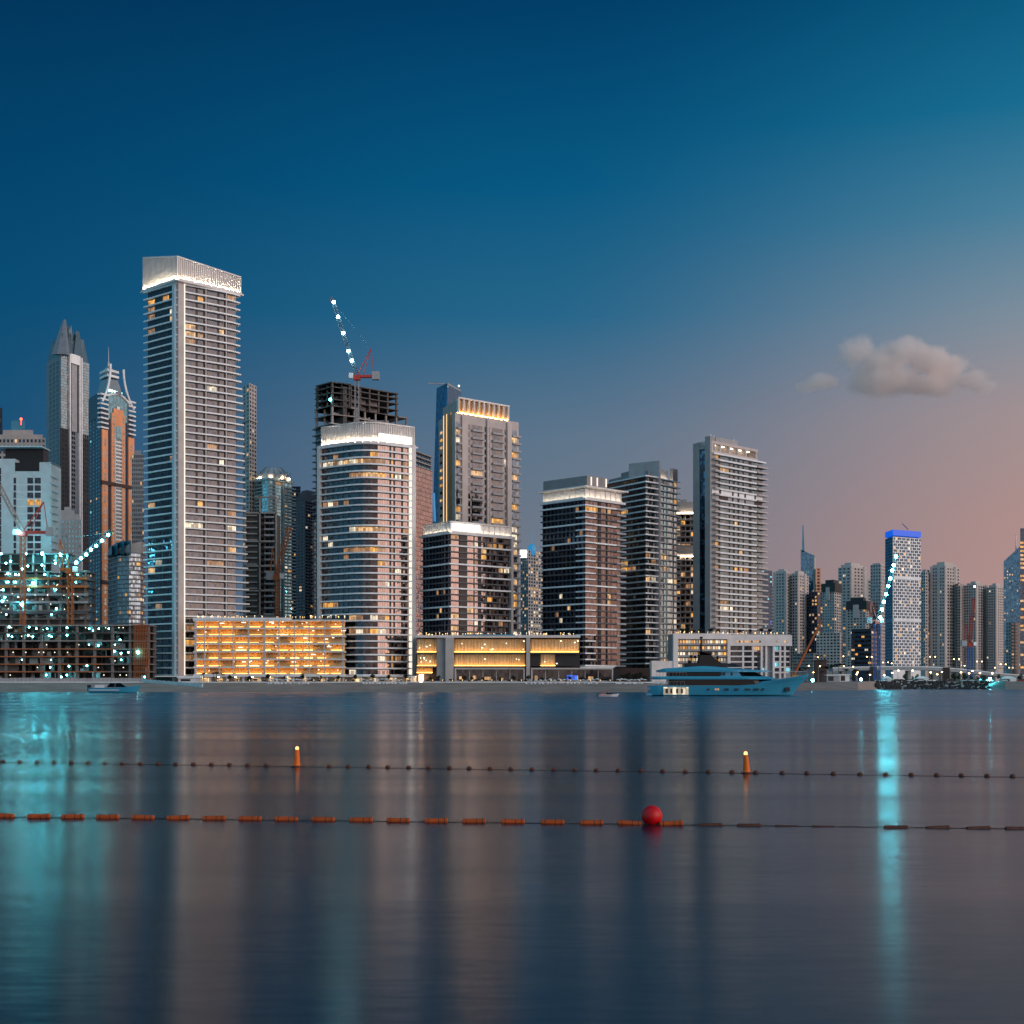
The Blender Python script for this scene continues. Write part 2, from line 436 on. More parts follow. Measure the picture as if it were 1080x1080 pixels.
SKY_R = [(0, lin(186, 145, 138)), (.22, lin(180, 144, 139)), (.36, lin(166, 147, 147)), (.48, lin(130, 145, 158)), (.60, lin(76, 130, 157)), (.72, lin(26, 111, 147)), (.90, lin(0, 79, 118)), (1, lin(0, 58, 100))]
SKY_G = [(0, (1.15, .74, .60)), (.22, (1.0, .69, .60)), (.48, (.60, .58, .62)), (.8, (.20, .34, .46)), (1, (.05, .19, .30))]
SKY_B = [(0, (.34, .60, .72)), (.4, (.18, .50, .66)), (1, (.06, .32, .50))]
c1 = mixc(nt, smooth(-.84, -.46), ramp(SKY_L), ramp(SKY_M))
c2 = mixc(nt, smooth(-.50, -.10), c1, ramp(SKY_R))
c3 = mixc(nt, smooth(-.10, .62), c2, ramp(SKY_G))
dq = N(nt, 'VectorMath', operation='DOT_PRODUCT'); LK(nt, fn.outputs[0], dq.inputs[0]); dq.inputs[1].default_value = (-sun_az.y, sun_az.x, 0)
mq = N(nt, 'MapRange'); mq.interpolation_type = 'SMOOTHSTEP'; mq.inputs['From Min'].default_value = .45; mq.inputs['From Max'].default_value = -.2; LK(nt, dq.outputs['Value'], mq.inputs['Value'])
c3 = mixc(nt, math_(nt, 'MULTIPLY', mq.outputs[0], math_(nt, 'SUBTRACT', 1.0, smooth(-.2, .6))), c3, ramp(SKY_B))
sky = N(nt, 'TexSky'); sky.sky_type = 'NISHITA'; sky.sun_disc = False
sky.sun_elevation = math.radians(2.0); sky.sun_rotation = math.atan2(sun_az.x, sun_az.y)
sv = N(nt, 'VectorMath', operation='SCALE'); LK(nt, sky.outputs[0], sv.inputs[0]); sv.inputs['Scale'].default_value = .001
ad = N(nt, 'VectorMath', operation='ADD'); LK(nt, c3, ad.inputs[0]); LK(nt, sv.outputs[0], ad.inputs[1])
LK(nt, ad.outputs[0], bg.inputs[0]); bg.inputs[1].default_value = 1.0

sl = bpy.data.lights.new('sun', 'SUN'); sl.energy = 1.75; sl.angle = math.radians(55); sl.color = (1, .80, .72)
so = bpy.data.objects.new('sun', sl); COL.objects.link(so)
so.rotation_euler = Vector((-sun_az.x, -sun_az.y, -math.tan(math.radians(17)))).to_track_quat('-Z', 'Y').to_euler()
so.location = (200, -200, 300)
cd = bpy.data.cameras.new('camera'); cam = bpy.data.objects.new('camera', cd); COL.objects.link(cam)
cd.sensor_width = 36; cd.lens = 36*F/1080; cd.shift_y = (HZ-540)/1080; cd.clip_end = 30000; cd.clip_start = .3
cam.location = (0, 0, CAM); cam.rotation_euler = (math.radians(90), 0, 0); S.camera = cam
S.view_settings.view_transform = 'Standard'; S.view_settings.look = 'None'; S.view_settings.exposure = 0; S.view_settings.gamma = 1
cy = S.cycles
cy.use_denoising = True; cy.sample_clamp_indirect = 3; cy.sample_clamp_direct = 0; cy.max_bounces = 12; cy.diffuse_bounces = 2
cy.glossy_bounces = 3; cy.transmission_bounces = 2; cy.volume_bounces = 10; cy.caustics_reflective = False; cy.caustics_refractive = False
cy.use_light_tree = True
# ------------------------------------------------------------------ water, beach, ground
def water_mat():
    m, nt, b = nt_of('sea_water')
    tc = N(nt, 'TexCoord'); mp = N(nt, 'Mapping'); mp.inputs['Scale'].default_value = (.22, 1.0, 1)
    LK(nt, tc.outputs['Object'], mp.inputs[0])
    n1 = N(nt, 'TexNoise'); n1.inputs['Scale'].default_value = 6.5; n1.inputs['Detail'].default_value = 4; LK(nt, mp.outputs[0], n1.inputs['Vector'])
    mp2 = N(nt, 'Mapping'); mp2.inputs['Scale'].default_value = (.012, .11, 1); LK(nt, tc.outputs['Object'], mp2.inputs[0])
    n2 = N(nt, 'TexNoise'); n2.inputs['Scale'].default_value = 1.0; n2.inputs['Detail'].default_value = 5; n2.inputs['Roughness'].default_value = .6
    LK(nt, mp2.outputs[0], n2.inputs['Vector'])
    sx = N(nt, 'SeparateXYZ'); LK(nt, tc.outputs['Object'], sx.inputs[0])
    mr = N(nt, 'MapRange'); mr.interpolation_type = 'SMOOTHSTEP'; mr.inputs['From Min'].default_value = 50; mr.inputs['From Max'].default_value = 190
    mr.inputs['To Min'].default_value = WROUGH[0]; mr.inputs['To Max'].default_value = WROUGH[1]
    LK(nt, sx.outputs[1], mr.inputs['Value'])
    r = math_(nt, 'MULTIPLY', mr.outputs[0], math_(nt, 'MULTIPLY_ADD', n2.outputs[0], .9, .55))
    LK(nt, r, b.inputs['Roughness'])
    b.inputs['Anisotropic'].default_value = .6; tg = N(nt, 'CombineXYZ'); tg.inputs[1].default_value = 1; LK(nt, tg.outputs[0], b.inputs['Tangent'])
    b.inputs['IOR'].default_value = 1.33; b.inputs['Specular Tint'].default_value = (.52, .80, 1, 1)
    # wavelets steeper across the view than along the shore, and choppier further out
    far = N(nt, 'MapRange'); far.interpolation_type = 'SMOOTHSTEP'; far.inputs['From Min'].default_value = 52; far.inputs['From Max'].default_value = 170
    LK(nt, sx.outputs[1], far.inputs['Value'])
    # farther out the base colour adds shallows turquoise and a painted blue sky reflection
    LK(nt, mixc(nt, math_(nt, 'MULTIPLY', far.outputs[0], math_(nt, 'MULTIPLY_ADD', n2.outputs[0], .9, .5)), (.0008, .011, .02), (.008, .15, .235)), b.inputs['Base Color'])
    amp = math_(nt, 'MULTIPLY', far.outputs[0], math_(nt, 'MULTIPLY_ADD', n2.outputs[0], 1.3, .35))
    sc = N(nt, 'SeparateXYZ'); LK(nt, n1.outputs['Color'], sc.inputs[0])
    ny = math_(nt, 'MULTIPLY', math_(nt, 'SUBTRACT', sc.outputs[1], .5), math_(nt, 'MULTIPLY_ADD', amp, WAVE[1], WAVE[0]))
    nx = math_(nt, 'MULTIPLY', math_(nt, 'SUBTRACT', sc.outputs[0], .5), math_(nt, 'MULTIPLY_ADD', amp, WAVE[1]*.07, WAVE[0]*.1))
    cn = N(nt, 'CombineXYZ'); LK(nt, nx, cn.inputs[0]); LK(nt, ny, cn.inputs[1]); cn.inputs[2].default_value = 1
    nn = N(nt, 'VectorMath', operation='NORMALIZE'); LK(nt, cn.outputs[0], nn.inputs[0]); LK(nt, nn.outputs[0], b.inputs['Normal'])
    return m
WROUGH = (.195, .25)
WAVE = (.05, .65)
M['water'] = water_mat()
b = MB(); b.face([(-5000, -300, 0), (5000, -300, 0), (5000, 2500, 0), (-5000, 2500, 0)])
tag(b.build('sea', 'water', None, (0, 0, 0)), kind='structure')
M['sand'] = paint('wet_sand', (.27, .22, .19), .85, var=.5, scale=.12)
M['paving'] = paint('paving', (.22, .21, .2), .85, scale=.1)
SHORE = [(-900, 525), (-100, 525), (300, 525), (680, 526), (760, 560), (830, 645), (905, 672), (928, 800), (960, 838), (1040, 842), (1060, 800), (1300, 790), (2200, 790)]
def shore_y(px):
    for (a, ya), (c, yc) in zip(SHORE, SHORE[1:]):
        if a <= px <= c: return ya+(yc-ya)*(px-a)/(c-a)
    return 525
def ground_top(px): return G0 if px < 840 else min(4.7, G0+(px-840)/80*1.1)
def strip(name, rows, mat):
    b = MB(); cols = []
    pxs = sorted(set([a for a, _ in SHORE]+list(range(-900, 2200, 40))))
    for px in pxs:
        Y0 = shore_y(px); x = X(px, Y0); zt = ground_top(px); k = []
        for dy, z in rows:
            zz = z if z < .95 else (zt if z > 9 else zt*z/4)
            k.append((x*(1+max(0, dy)/Y0), Y0+dy, zz))
        cols.append(k)
    for A, C in zip(cols, cols[1:]):
        for i in range(len(rows)-1): b.face([A[i], C[i], C[i+1], A[i+1]])
    o = b.build(name, mat, None, (0, 0, 0)); return tag(o, kind='structure')
strip('beach', [(-40, -3), (-5, -.35), (0, .02), (10, .55), (26, 2.3), (40, 3.6), (46, 10)], 'sand')
strip('ground', [(46, 10), (60, 10), (300, 10), (3000, 10), (14000, 10)], 'paving')
# ------------------------------------------------------------------ front row of towers
def crown(B, vis, z0, ztops, step, mat='white', strip_d=.55, fin_w=.28, up=None, strip=True, back=.35):
    """lattice parapet of upright fins on a screen, washed from a light strip along its foot"""
    for i, f in enumerate(faces_of(vis)):
        a, c = ztops[i], ztops[i+1]
        B.box('crown_screen', f, 0, f[3], -back-.25, -back, z0, a, mat, z1b=c)
        n = max(2, int(f[3]/step))
        for j in range(n+1):
            u = f[3]*j/n; zt = a+(c-a)*j/n
            B.box('fin', f, u-fin_w/2, u+fin_w/2, -back, .15, z0+.2, zt+.2, mat)
        B.box('top_rail', f, 0, f[3], -back-.1, .25, a+.2, a+.7, mat, z0b=c+.2, z1b=c+.7)
        if strip:
            B.box('light_strip', f, .1, f[3]-.1,   .45, .45+strip_d*.4, z0+.05, z0+.22, up or 'led')
            B.box('light_shield', f, 0, f[3], .8, .88, z0-.1, z0+.55, mat)

# T1: the tall tower with the sloping lit crown
c, l, r = P(187, 600), P(156, 614), P(249, 618)
zt = Z(299, 600); zb = 6.8; n1 = 53
def bay_r(i, n): return [(.115, .43), (.50, .785), (.85, .995)] if i < 22 else [(.115, .30), (.34, .43), (.50, .67), (.71, .785), (.85, .995)]
T1 = tower('residential_tower', 'tallest front tower with thin white balcony bands and a sloping floodlit crown', [l, c, r], zt, zb, n1,
           [[(.02, .24), (.27, .48), (.52, .72), (.76, .93)], bay_r], ['g_navy', 'g_pale'], wall='dark', slab=(None, .75, 1.3), lit_p=[lambda i: .33 if i > 44 else (.03 if i > 6 else .10), lambda i: .2 if i > 44 else .055], seed=11)
base = T1.poly; fr = T1.f[1]; fl_ = T1.f[0]
Bk = base[3]
for i in range(n1+1):
    z = zb+T1.h*i; t = 1-i/n1
    b = MB()
    ext = 2.7+1.2*min(1, max(0, (i < 43)*(43-i)/6))+5.2*t*t*(i < 43)
    e = r+fr[1]*ext
    poly = [l-fl_[1]*1.6+fl_[2]*1.2, c+(fl_[2]+fr[2])*.7, r-fr[1]*9+fr[2]*1.5, r-fr[1]*3+fr[2]*1.35, e-fr[1]*.8+fr[2]*.3, e-fr[2]*2.0, e-fr[1]*1.5-fr[2]*5, Bk]
    b.prism(poly, z-.29, z+.29); b.build('balcony_slab', 'slab', T1.e)
T1.box('corner_pillar', fr, -.3, 2.3, -.5, 1.55, G0, zt+.5, 'pink')
T1.box('corner_pillar', fl_, fl_[3]-1.9, fl_[3]-.1, -.5, 1.3, G0, zt+.5, 'slab_bluelit')  # white pillar: pinkish and blue light on its sides put into two paints
T1.box('light_strip', fr, 2.35, 3.0, .2, 1.3, zb, zt, 'ledsoft')
for u in (.465, .815):
    T1.box('bay_divider', fr, fr[3]*u-.25, fr[3]*u+.25, .0, .9, zb, zt, 'pink')
CR = [P(151, 616), P(187, 597.5), P(254, 620)]
T1.prism('crown_ledge', offset(close(CR), .9), zt+.3, zt+.9, 'white')
crown(T1, CR, zt+.9, [Z(270, 616)-1.2, Z(270, 597.5)-.6, Z(292, 620)-.6], .95, up='ledcrown')
for i in range(16):
    f = faces_of(CR)[1]; u = f[3]*(i+.5)/16
    T1.box('uplight', f, u-.25, u+.25, .3, .7, zt+.95, zt+1.25, 'uplight')
T1.prism('roof_plant', offset(close([P(160, 622), P(187, 606), P(240, 626)]), -1.5), zt, zt+7, 'grey')
T1.finish()

# T2: the rounded-corner tower
L, C, R = P(340, 612), P(386, 597), P(432, 610)
vis = rounded(L, C, R, 9.5, 5)
zb, zt = 6.8, Z(468, 600); n2 = 34
nf = len(vis)-1
f_last = fc(vis[-2], vis[-1]); f_first = fc(vis[0], vis[1])
gl = ['g_dark']+['g_dark', 'g_dark', 'g_dark', 'g_pale', 'g_pinkglow'][:nf-2]+['g_pinkglow']  # glass goes dark to pink as a painted reflection round the corner
bays = [segs(5, .02, .98, .1)]+[[(.0, 1.0)]]*(nf-2)+[[(.0, .16), (.24, .32), (.40, .64), (.73, .96)]]
T2 = tower('residential_tower', 'white banded tower with a rounded corner and a blank lit sign on its crown', vis, zt, zb, n2, bays, gl,
           wall='dark', slab=('slab', .62, 1.25), lit_p=[lambda i: {31: .7, 25: .5, 10: .5}.get(i, .02)]+[lambda i: .95 if i in (31, 29, 21, 18, 8, 6) else .03]*(nf-2)+[lambda i: .4 if i in (31, 29, 21, 15, 8, 2) else .02], seed=5, cluster=False)
T2.box('edge_pillar', f_last, f_last[3]+.4, f_last[3]+2.2, -8, 1.6, G0, zt+1, 'white')
T2.box('light_strip', f_last, f_last[3]-.5, f_last[3]+.35, .2, 1.25, zb, zt, 'ledsoft')
T2.box('edge_pillar', f_first, -1.9, -.3, -4, 1.4, G0, zt+1, 'white')
CRv = rounded(P(339, 612), P(386, 596.2), P(437, 611.5), 9.8, 5)
zc = zt+.6
T2.prism('crown_ledge', offset(close(CRv), .9), zt-.1, zc, 'white')
crown(T2, CRv, zc, [Z(449.5, 606)]*len(CRv), .9, up='ledcrown')
f = fc(P(398, 600.5), P(433, 611.5))
T2.box('sign_panel', f, .4, f[3], .5, .9, Z(469, 604), Z(458.5, 604), 'sign')
T2.finish()

# C: the low tower above the golden podium
def curtain_tower(label, c, l, r, top, bot, n, heavy, colsL, seed, right_bays, crown_px, litp, lft='g_navy', rgt='g_pinkglow'):
    Y = c[1]; vis = [P(*l), P(*c), P(*r)]
    B = tower('apartment_block', label, vis, Z(top, Y), Z(bot, Y), n, [segs(colsL, .01, .97, .10), right_bays], [lft, rgt], wall='dark',
              slab=('slab', .62, 1.2), heavy={h: 1.4 for h in heavy}, lit_p=litp, seed=seed, wh=.95)
    f0 = B.f[0]
    for j in range(colsL+1):
        u = f0[3]*(.01+.96*j/colsL); B.box('mullion', f0, u-.15, u+.15, 0, .55, Z(bot, Y), Z(top, Y), 'navy')
    z0 = Z(top, Y)+.5; z1 = Z(crown_px, Y)
    cv = [vis[0], vis[1], vis[2]]
    B.prism('crown_ledge', offset(B.poly, 1.5), z0-.5, z0, 'white')
    crown(B, cv, z0, [z1]*3, 3.0, fin_w=.2, up='led')
    return B
rb = [(.03, .17), (.22, .34), (.36, .46), (.48, .60), (.62, .70), (.72, .83), (.85, .93)]
TC = curtain_tower('low square block of pink and dark panes with a glowing crown, above the golden podium', (475, 600), (447, 617), (539, 622), 562.5, 672, 17, [0, 3, 5, 8, 10, 12, 15, 17], 8, 21,
                   [(.01, .13), (.27, .37), (.39, .44), (.50, .58), (.60, .68), (.70, .75), (.79, .86), (.88, .96)], 551, [.06, .09])
f = TC.f[1]
TC.box('dark_reveal', f, f[3]*.14, f[3]*.255, .05, .25, Z(672, 600), Z(562.5, 600), 'black')
TC.box('edge_pillar', f, f[3]*.965, f[3]*1.0, 0, 1.6, Z(672, 600), Z(562.5, 600), 'pink')
TC.box('sign_panel', f, .6, f[3]*.46, .6, .95, Z(563, 600)+1.6, Z(551.5, 600), 'sign')
TC.prism('roof_plant', offset(TC.poly, -5), Z(551, 600)-6, Z(549, 600), 'grey')
TC.finish()
# D: taller curtain-walled block with lit crown band
TD = curtain_tower('dark glass apartment block with a warm lit crown band and a blank grey roof box', (617, 604), (573, 622), (655, 621), 526.5, 702, 27, [0, 3, 6, 10, 13, 16, 20, 23, 26, 27], 10, 33,
                   [(.01, .34), (.44, .56), (.62, .70), (.72, .97)], 515, [.035, .08])
f = TD.f[1]
for k, (a, bb) in enumerate([(.35, .43), (.575, .605)]):
    TD.box('dark_reveal', f, f[3]*a, f[3]*bb, .05, .3, Z(700, 604), Z(526.5, 604), 'black')
TD.slabs('corner_balcony', offset([TD.vis[1]-TD.f[0][1]*1.5, TD.vis[1], TD.vis[1]+f[1]*3, TD.vis[1]+f[1]*3-f[2]*1], 1.9), [Z(702, 604)+TD.h*i for i in range(27)], .5, 'slab')
TD.slabs('end_balcony', offset([TD.vis[2]-f[1]*3, TD.vis[2], TD.vis[2]-f[2]*4, TD.vis[2]-f[1]*3-f[2]*4], 1.6), [Z(702, 604)+TD.h*i for i in range(27)], .7, 'slabgrey')
zc = Z(515, 604)
TD.prism('crown_roof', offset(TD.poly, 2.4), zc+.4, zc+.9, 'white')
rp = close([P(573, 626), P(619, 608), P(640, 616)])
TD.prism('roof_plant', rp, zc+.9, Z(501.5, 608), 'grey')
ff = fc(P(619, 608), P(640, 616))
for u in (.2, .5, .95): TD.box('light_strip', ff, ff[3]*u-.3, ff[3]*u+.3, .1, .35, zc+2, Z(502.5, 608), 'ledsoft')
TD.finish()

# E: dark banded tower behind D
E = tower('apartment_tower', 'stepped dark tower with thin pale floor bands and a gridded side, left of the yacht', [P(636, 668), P(681, 640), P(692, 645)], Z(502, 640), Z(706, 640), 33,
          [segs(5, .02, .98, .1), [(.02, .42), (.55, .95)]], ['g_dark', 'g_coolpale'], slab=('slab', .55, 1.1), lit_p=[.03, .07], seed=44)
f = fc(P(692, 646), P(714, 662)); E.f.append(f)
E.prism('wall', [f[0], f[0]+f[1]*f[3], f[0]+f[1]*f[3]-f[2]*16, f[0]-f[2]*16], G0, Z(503, 646), 'grey')
E.box('fin_wall', f, -.6, .6, -14, 2.0, G0, Z(486, 645), 'slabgrey')
h = E.h; rg = random.Random(3)
for i in range(33):
    z = Z(706, 640)+h*i
    for a, bb in [(.08, .30), (.36, .48), (.52, .78), (.84, .97)]:
        E.win(f, f[3]*a, f[3]*bb, z+.4, z+h*.85, pick(rg, 'g_coolpale' if a != .36 else 'g_teal', .10), .08)
E.slabs('balcony_slab', [f[0]+f[1]*.8+f[2]*1.3, f[0]+f[1]*(f[3]+1)+f[2]*1.3, f[0]+f[1]*(f[3]+1)-f[2]*3, f[0]+f[1]*.8-f[2]*3], [Z(706, 640)+h*i for i in range(34)], .5, 'slab')
zr = Z(502, 640)
E.prism('roof_plant', close([P(642, 676), P(684, 646), P(692, 650)]), zr, Z(496, 646), 'grey')
E.prism('roof_plant', close([P(655, 674), P(684, 650), P(692, 652)]), zr, Z(491, 650), 'grey')
E.prism('roof_plant', close([P(664, 670), P(684, 655), P(690, 658)]), zr, Z(487.5, 650), 'grey')
E.box('parapet', f, f[3]*.75, f[3]*.98, -1, .6, Z(503, 646), Z(490, 646), 'grey')
E.box('roof_screen', f, .8, f[3]*.75, -2.5, -2.2, Z(503, 646), Z(492.5, 646), 'slabgrey')
E.box('light_strip', f, .8, f[3]*.75, -1.4, -1.1, Z(503, 646)+.1, Z(503, 646)+.5, 'led')
E.box('base_wall', fc(P(648, 630), P(700, 640)), 0, 21, -6, .5, G0, Z(704.5, 634), 'brown')
E.finish()
# F: warm-crowned tower between E and G
Fv = [P(712, 690), P(734, 690)]
Fb = tower('apartment_tower', 'beige balcony tower with two warm lit bands, squeezed between two taller towers', Fv, Z(542, 690), Z(700, 690), 26, [segs(4, .02, .98, .25)], ['g_pinkglow'], wall='pink', slab=('pink', .6, 1.2), lit_p=.18, seed=8, depth=16)
f = Fb.f[0]
for za, zz in ((529.5, 541), (575, 586.5)):
    Fb.box('lit_band', f, 0, f[3], .2, .9, Z(zz, 690), Z(za, 690), 'pink')
    Fb.box('light_strip', f, 0, f[3], 1.3, 1.6, Z(zz, 690)-.4, Z(zz, 690)-.1, 'led')
Fb.prism('roof_plant', offset(Fb.poly, -4), Z(542, 690), Z(525.5, 690), 'pink')
Fb.finish()

# G: slab tower with blue glass slot
Gv = [P(750, 634), P(804, 662)]
gf = fc(*Gv); GP = [Gv[0]+gf[2]*1.3+gf[1]*.5, Gv[1]+gf[2]*1.3+gf[1]*1.3, Gv[1]+gf[1]*1.3-gf[2]*9, Gv[0]+gf[1]*.5-gf[2]*8.5]
def gb(i, n): return [(.0, .13), (.17, .33), (.36, .41), (.45, .50), (.54, .60), (.63, .72), (.78, 1.0)]
Gt = tower('apartment_tower', 'tall pale balcony tower with a vertical blue glass slot on its left side', Gv, Z(478, 634), Z(668, 634), 31, [gb], ['g_cool'], wall='dark', slab=('slab', .7, 1.3), lit_p=[.05], seed=9, depth=9, slab_poly=GP)
f = Gt.f[0]
fs = fc(Gv[0]-gf[2]*9.4-gf[1]*.4, Gv[0]+gf[2]*.2-gf[1]*.4)
Gt.box('side_pier', fs, 0, fs[3]*.36, -3, .5, G0, Z(468, 640), 'beige2')
Gt.box('side_pier', fs, fs[3]*.70, fs[3]*1.0, -3, .6, G0, Z(460, 634), 'beige2')
Gt.box('glass_slot', fs, fs[3]*.36, fs[3]*.70, -3, .05, G0, Z(474, 637), 'g_bluetower')
Gt.box('slot_lintel', fs, fs[3]*.36, fs[3]*.70, -3, .3, Z(474, 637), Z(471, 637), 'beige2')
Gt.slabs('end_balcony', offset([Gv[1]-f[1]*4, Gv[1], Gv[1]-f[2]*5, Gv[1]-f[1]*4-f[2]*5], 2.0), [Z(668, 634)+Gt.h*i for i in range(31)], .7, 'pink')
Gt.slabs('corner_balcony', [Gv[0]+f[2]*2.2+f[1]*.3, Gv[0]+f[1]*4+f[2]*2.2, Gv[0]+f[1]*4, Gv[0]+f[1]*.3], [Z(668, 634)+Gt.h*i for i in range(31)], .8, 'pink')
zg = Z(478, 634)
Gt.box('plant_band', f, 0, f[3]*.98, 0, .5, Z(521.5, 634), Z(515, 634), 'slab'); Gt.box('plant_band', f, 0, f[3]*.98, 0, .45, Z(526, 634), Z(521.5, 634), 'slabgrey')
for a, bb in ((.13, .17), (.38, .41), (.49, .52), (.62, .65), (.82, .85)): Gt.box('band_reveal', f, f[3]*a, f[3]*bb, .3, .6, Z(526, 634), Z(515, 634), 'dark')
for a, bb in ((.15, .30), (.83, .97)): Gt.box('louvre_panel', f, f[3]*a, f[3]*bb, .4, .65, Z(525.5, 634), Z(521, 634), 'brown')
Gt.box('crown_frame', f, 0, f[3]*.9, -8, .3, zg+.4, zg+1.4, 'pink')
Gt.box('crown_frame', f, 0, f[3]*.9, -8, .3, Z(464.5, 634)-1.2, Z(464.5, 634), 'pink')
for u in (0, .16, .33, .49, .65, .86): Gt.box('crown_post', f, f[3]*u, f[3]*u+1.1, -8, .25, zg+1.4, Z(464.5, 634)-1.2, 'pink')
Gt.box('crown_back', f, 0, f[3]*.9, -5, -4.6, zg+1.4, Z(464.5, 634)-1.2, 'beige')
for k in range(5): Gt.box('ceiling_light', f, f[3]*(.05+.165*k), f[3]*(.14+.165*k), -3, -1.5, Z(464.5, 634)-1.6, Z(464.5, 634)-1.25, 'ceilglow')
Gt.box('roof_plant', f, f[3]*.12, f[3]*.55, -7, -1, Z(464.5, 634), Z(459, 634), 'slabgrey')
for u in (.08, .14, .53): Gt.box('roof_mast', f, f[3]*u, f[3]*u+.35, -3, -2.6, Z(464.5, 634), Z(456.5, 634), 'slab')
Gt.finish()

# ------------------------------------------------------------------ podiums of the front row
def roof_lights(B, f, u0, u1, z, n, seed, d0=-6, d1=-.6):
    rg = random.Random(seed)
    for _ in range(n):
        u = rg.uniform(u0, u1); d = rg.uniform(d0, d1); b = MB(); q = f[0]+f[1]*u+f[2]*d
        zz = z+rg.uniform(.3, 1.1)
        b.ball((q.x, q.y, zz), rg.uniform(.10, .20), 6, 4); b.tube((q.x, q.y, z-.1), (q.x, q.y, zz), .05, 4)
        b.build('garden_lamp', rg.choice(['spot', 'spot', 'whitespot']), B.e, (q.x, q.y, z))
def corrugated(B, name, f, u0, u1, d, amp, z0, z1, mat, step):
    """a folded curtain: one zigzag sheet with uneven folds"""
    b = MB(); u = u0; k = 0; pr = None
    while True:
        dd = d+(amp if k % 2 else 0)*R_.uniform(.5, 1); q = f[0]+f[1]*min(u, u1)+f[2]*dd
        if pr is not None: b.face([(pr.x, pr.y, z0), (q.x, q.y, z0), (q.x, q.y, z1), (pr.x, pr.y, z1)])
        pr = q
        if u >= u1: break
        u += step*R_.uniform(.4, 1.3); k += 1
    b.build(name, mat, B.e)
# A: the golden open-deck car park
f = fc(P(204.5, 596), P(362.5, 595)); A = Bld('car_park', 'long open-deck car park glowing orange between the two white banded towers', f[0]+f[1]*30)
z0, z1 = 6.8, Z(654.5, 596); h = (z1-z0)/7; Lp = f[3]
for i in range(8): A.box('deck_slab', f, -.2, Lp+.2, -7, .55, z0+h*i-.32, z0+h*i+.32, 'white')
for i in range(7):
    zf = z0+h*i+.32
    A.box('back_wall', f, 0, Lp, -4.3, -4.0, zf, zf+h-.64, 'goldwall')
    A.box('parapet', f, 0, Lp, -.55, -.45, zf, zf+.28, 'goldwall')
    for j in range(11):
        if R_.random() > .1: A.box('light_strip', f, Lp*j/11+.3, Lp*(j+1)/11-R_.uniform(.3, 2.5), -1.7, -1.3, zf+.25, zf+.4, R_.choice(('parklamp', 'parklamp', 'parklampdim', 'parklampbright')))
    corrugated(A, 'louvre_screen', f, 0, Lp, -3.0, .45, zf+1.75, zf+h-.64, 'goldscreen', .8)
for k in range(11):
    u = (0.3, 4.2, 10.4, 16.3, 22.8, 29.2, 35.5, 42, 48.2, 54.6, Lp-.6)[k] if k < 11 else 0
    A.box('column', f, u, u+(.9 if k in (0, 5) else .45), -.45, .35, z0, z1, 'pink')
rg = random.Random(2)
for k in range(38):
    u = rg.uniform(1, Lp-1); i = rg.randrange(7); q = f[0]+f[1]*u-f[2]*1.0; b = MB(); zz = z0+h*i+rg.uniform(1.6, 2.6)
    b.obox(f, u, u+rg.choice([.35, .5, .9, 1.8]), -1.0, -.7, zz, zz+.3); b.build('ceiling_lamp', 'whitespot', A.e)
A.box('roof_edge', f, -.3, 40, -7, .6, z1+.3, z1+1.2, 'slab')
roof_lights(A, f, 0, Lp, z1+1.2, 55, 4)
# colonnade under it
A.box('arcade_wall', f, -1, Lp+30, -5.5, -5, G0, z0-.5, 'pink')
A.box('arcade_soffit', f, -16, Lp+30, -5, 1.6, z0-.75, z0-.4, 'slab')
for k in range(13):
    u = 2+k*7.2; A.box('arcade_shop', f, u, u+R_.choice((1.2, 2.0, 3.2)), -4.98, -4.8, G0, z0-1.2, 'l_shop')
for k in range(14): A.box('arcade_column', f, k*7.0-.5, k*7.0+.2, -.6, .4, G0, z0-.75, 'slab')
for k in range(12): A.box('arcade_light', f, 2+k*7.2, 2.9+k*7.2, -3.4, -3.3, z0-.90, z0-.80, 'uplight')
A.finish()

# PC: podium with gold-lit bays, retail below
f = fc(P(438.5, 596), P(648, 596)); Pc = Bld('podium', 'long podium of gold-lit curtained bays over a dark shop row, below the low square block', f[0]+f[1]*40)
k = 596/1500.0; U = lambda px: (px-438.5)*k
zt = Z(672.5, 596)
Pc.box('core', f, 0, U(612), -14, -4, G0, zt, 'brown')
Pc.box('roof_slab', f, 0, U(612), -14, 1.0, zt, zt+1.0, 'white')
Pc.box('roof_edge', f, U(490), U(543), .2, 1.15, zt+.9, zt+1.4, 'teal')
def goldbay(u0, u1, za, zb_, on=True):
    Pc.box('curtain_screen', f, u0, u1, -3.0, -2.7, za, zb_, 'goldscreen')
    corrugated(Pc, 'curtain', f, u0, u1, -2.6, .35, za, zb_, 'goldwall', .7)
    if on: Pc.box('light_strip', f, u0+.1, u1-.1, -1.6, -1.2, za+.15, za+.35, 'goldled')
    Pc.box('bay_sill', f, u0, u1, -3, .1, za-.6, za, 'slabdark')
yz = lambda y: Z(y, 596)
for a, bb in ((439.5, 460), (479, 554), (559.5, 611)):
    goldbay(U(a), U(bb), yz(688), yz(674)); 
goldbay(U(439.5), U(460), yz(702.5), yz(690)); goldbay(U(479), U(554), yz(702.5), yz(690)); goldbay(U(570), U(586), yz(702.5), yz(690))
Pc.box('blank_wall', f, U(586), U(611), -2.5, -2, yz(702.5), yz(690), 'dark')
Pc.box('blank_wall', f, U(559.5), U(570), -2.5, -2, yz(702.5), yz(690), 'dark')
goldbay(U(439), U(456), yz(710), yz(704))
Pc.box('entrance_light', f, U(442), U(446), -1.5, -1, G0+.3, yz(711), 'uplight')
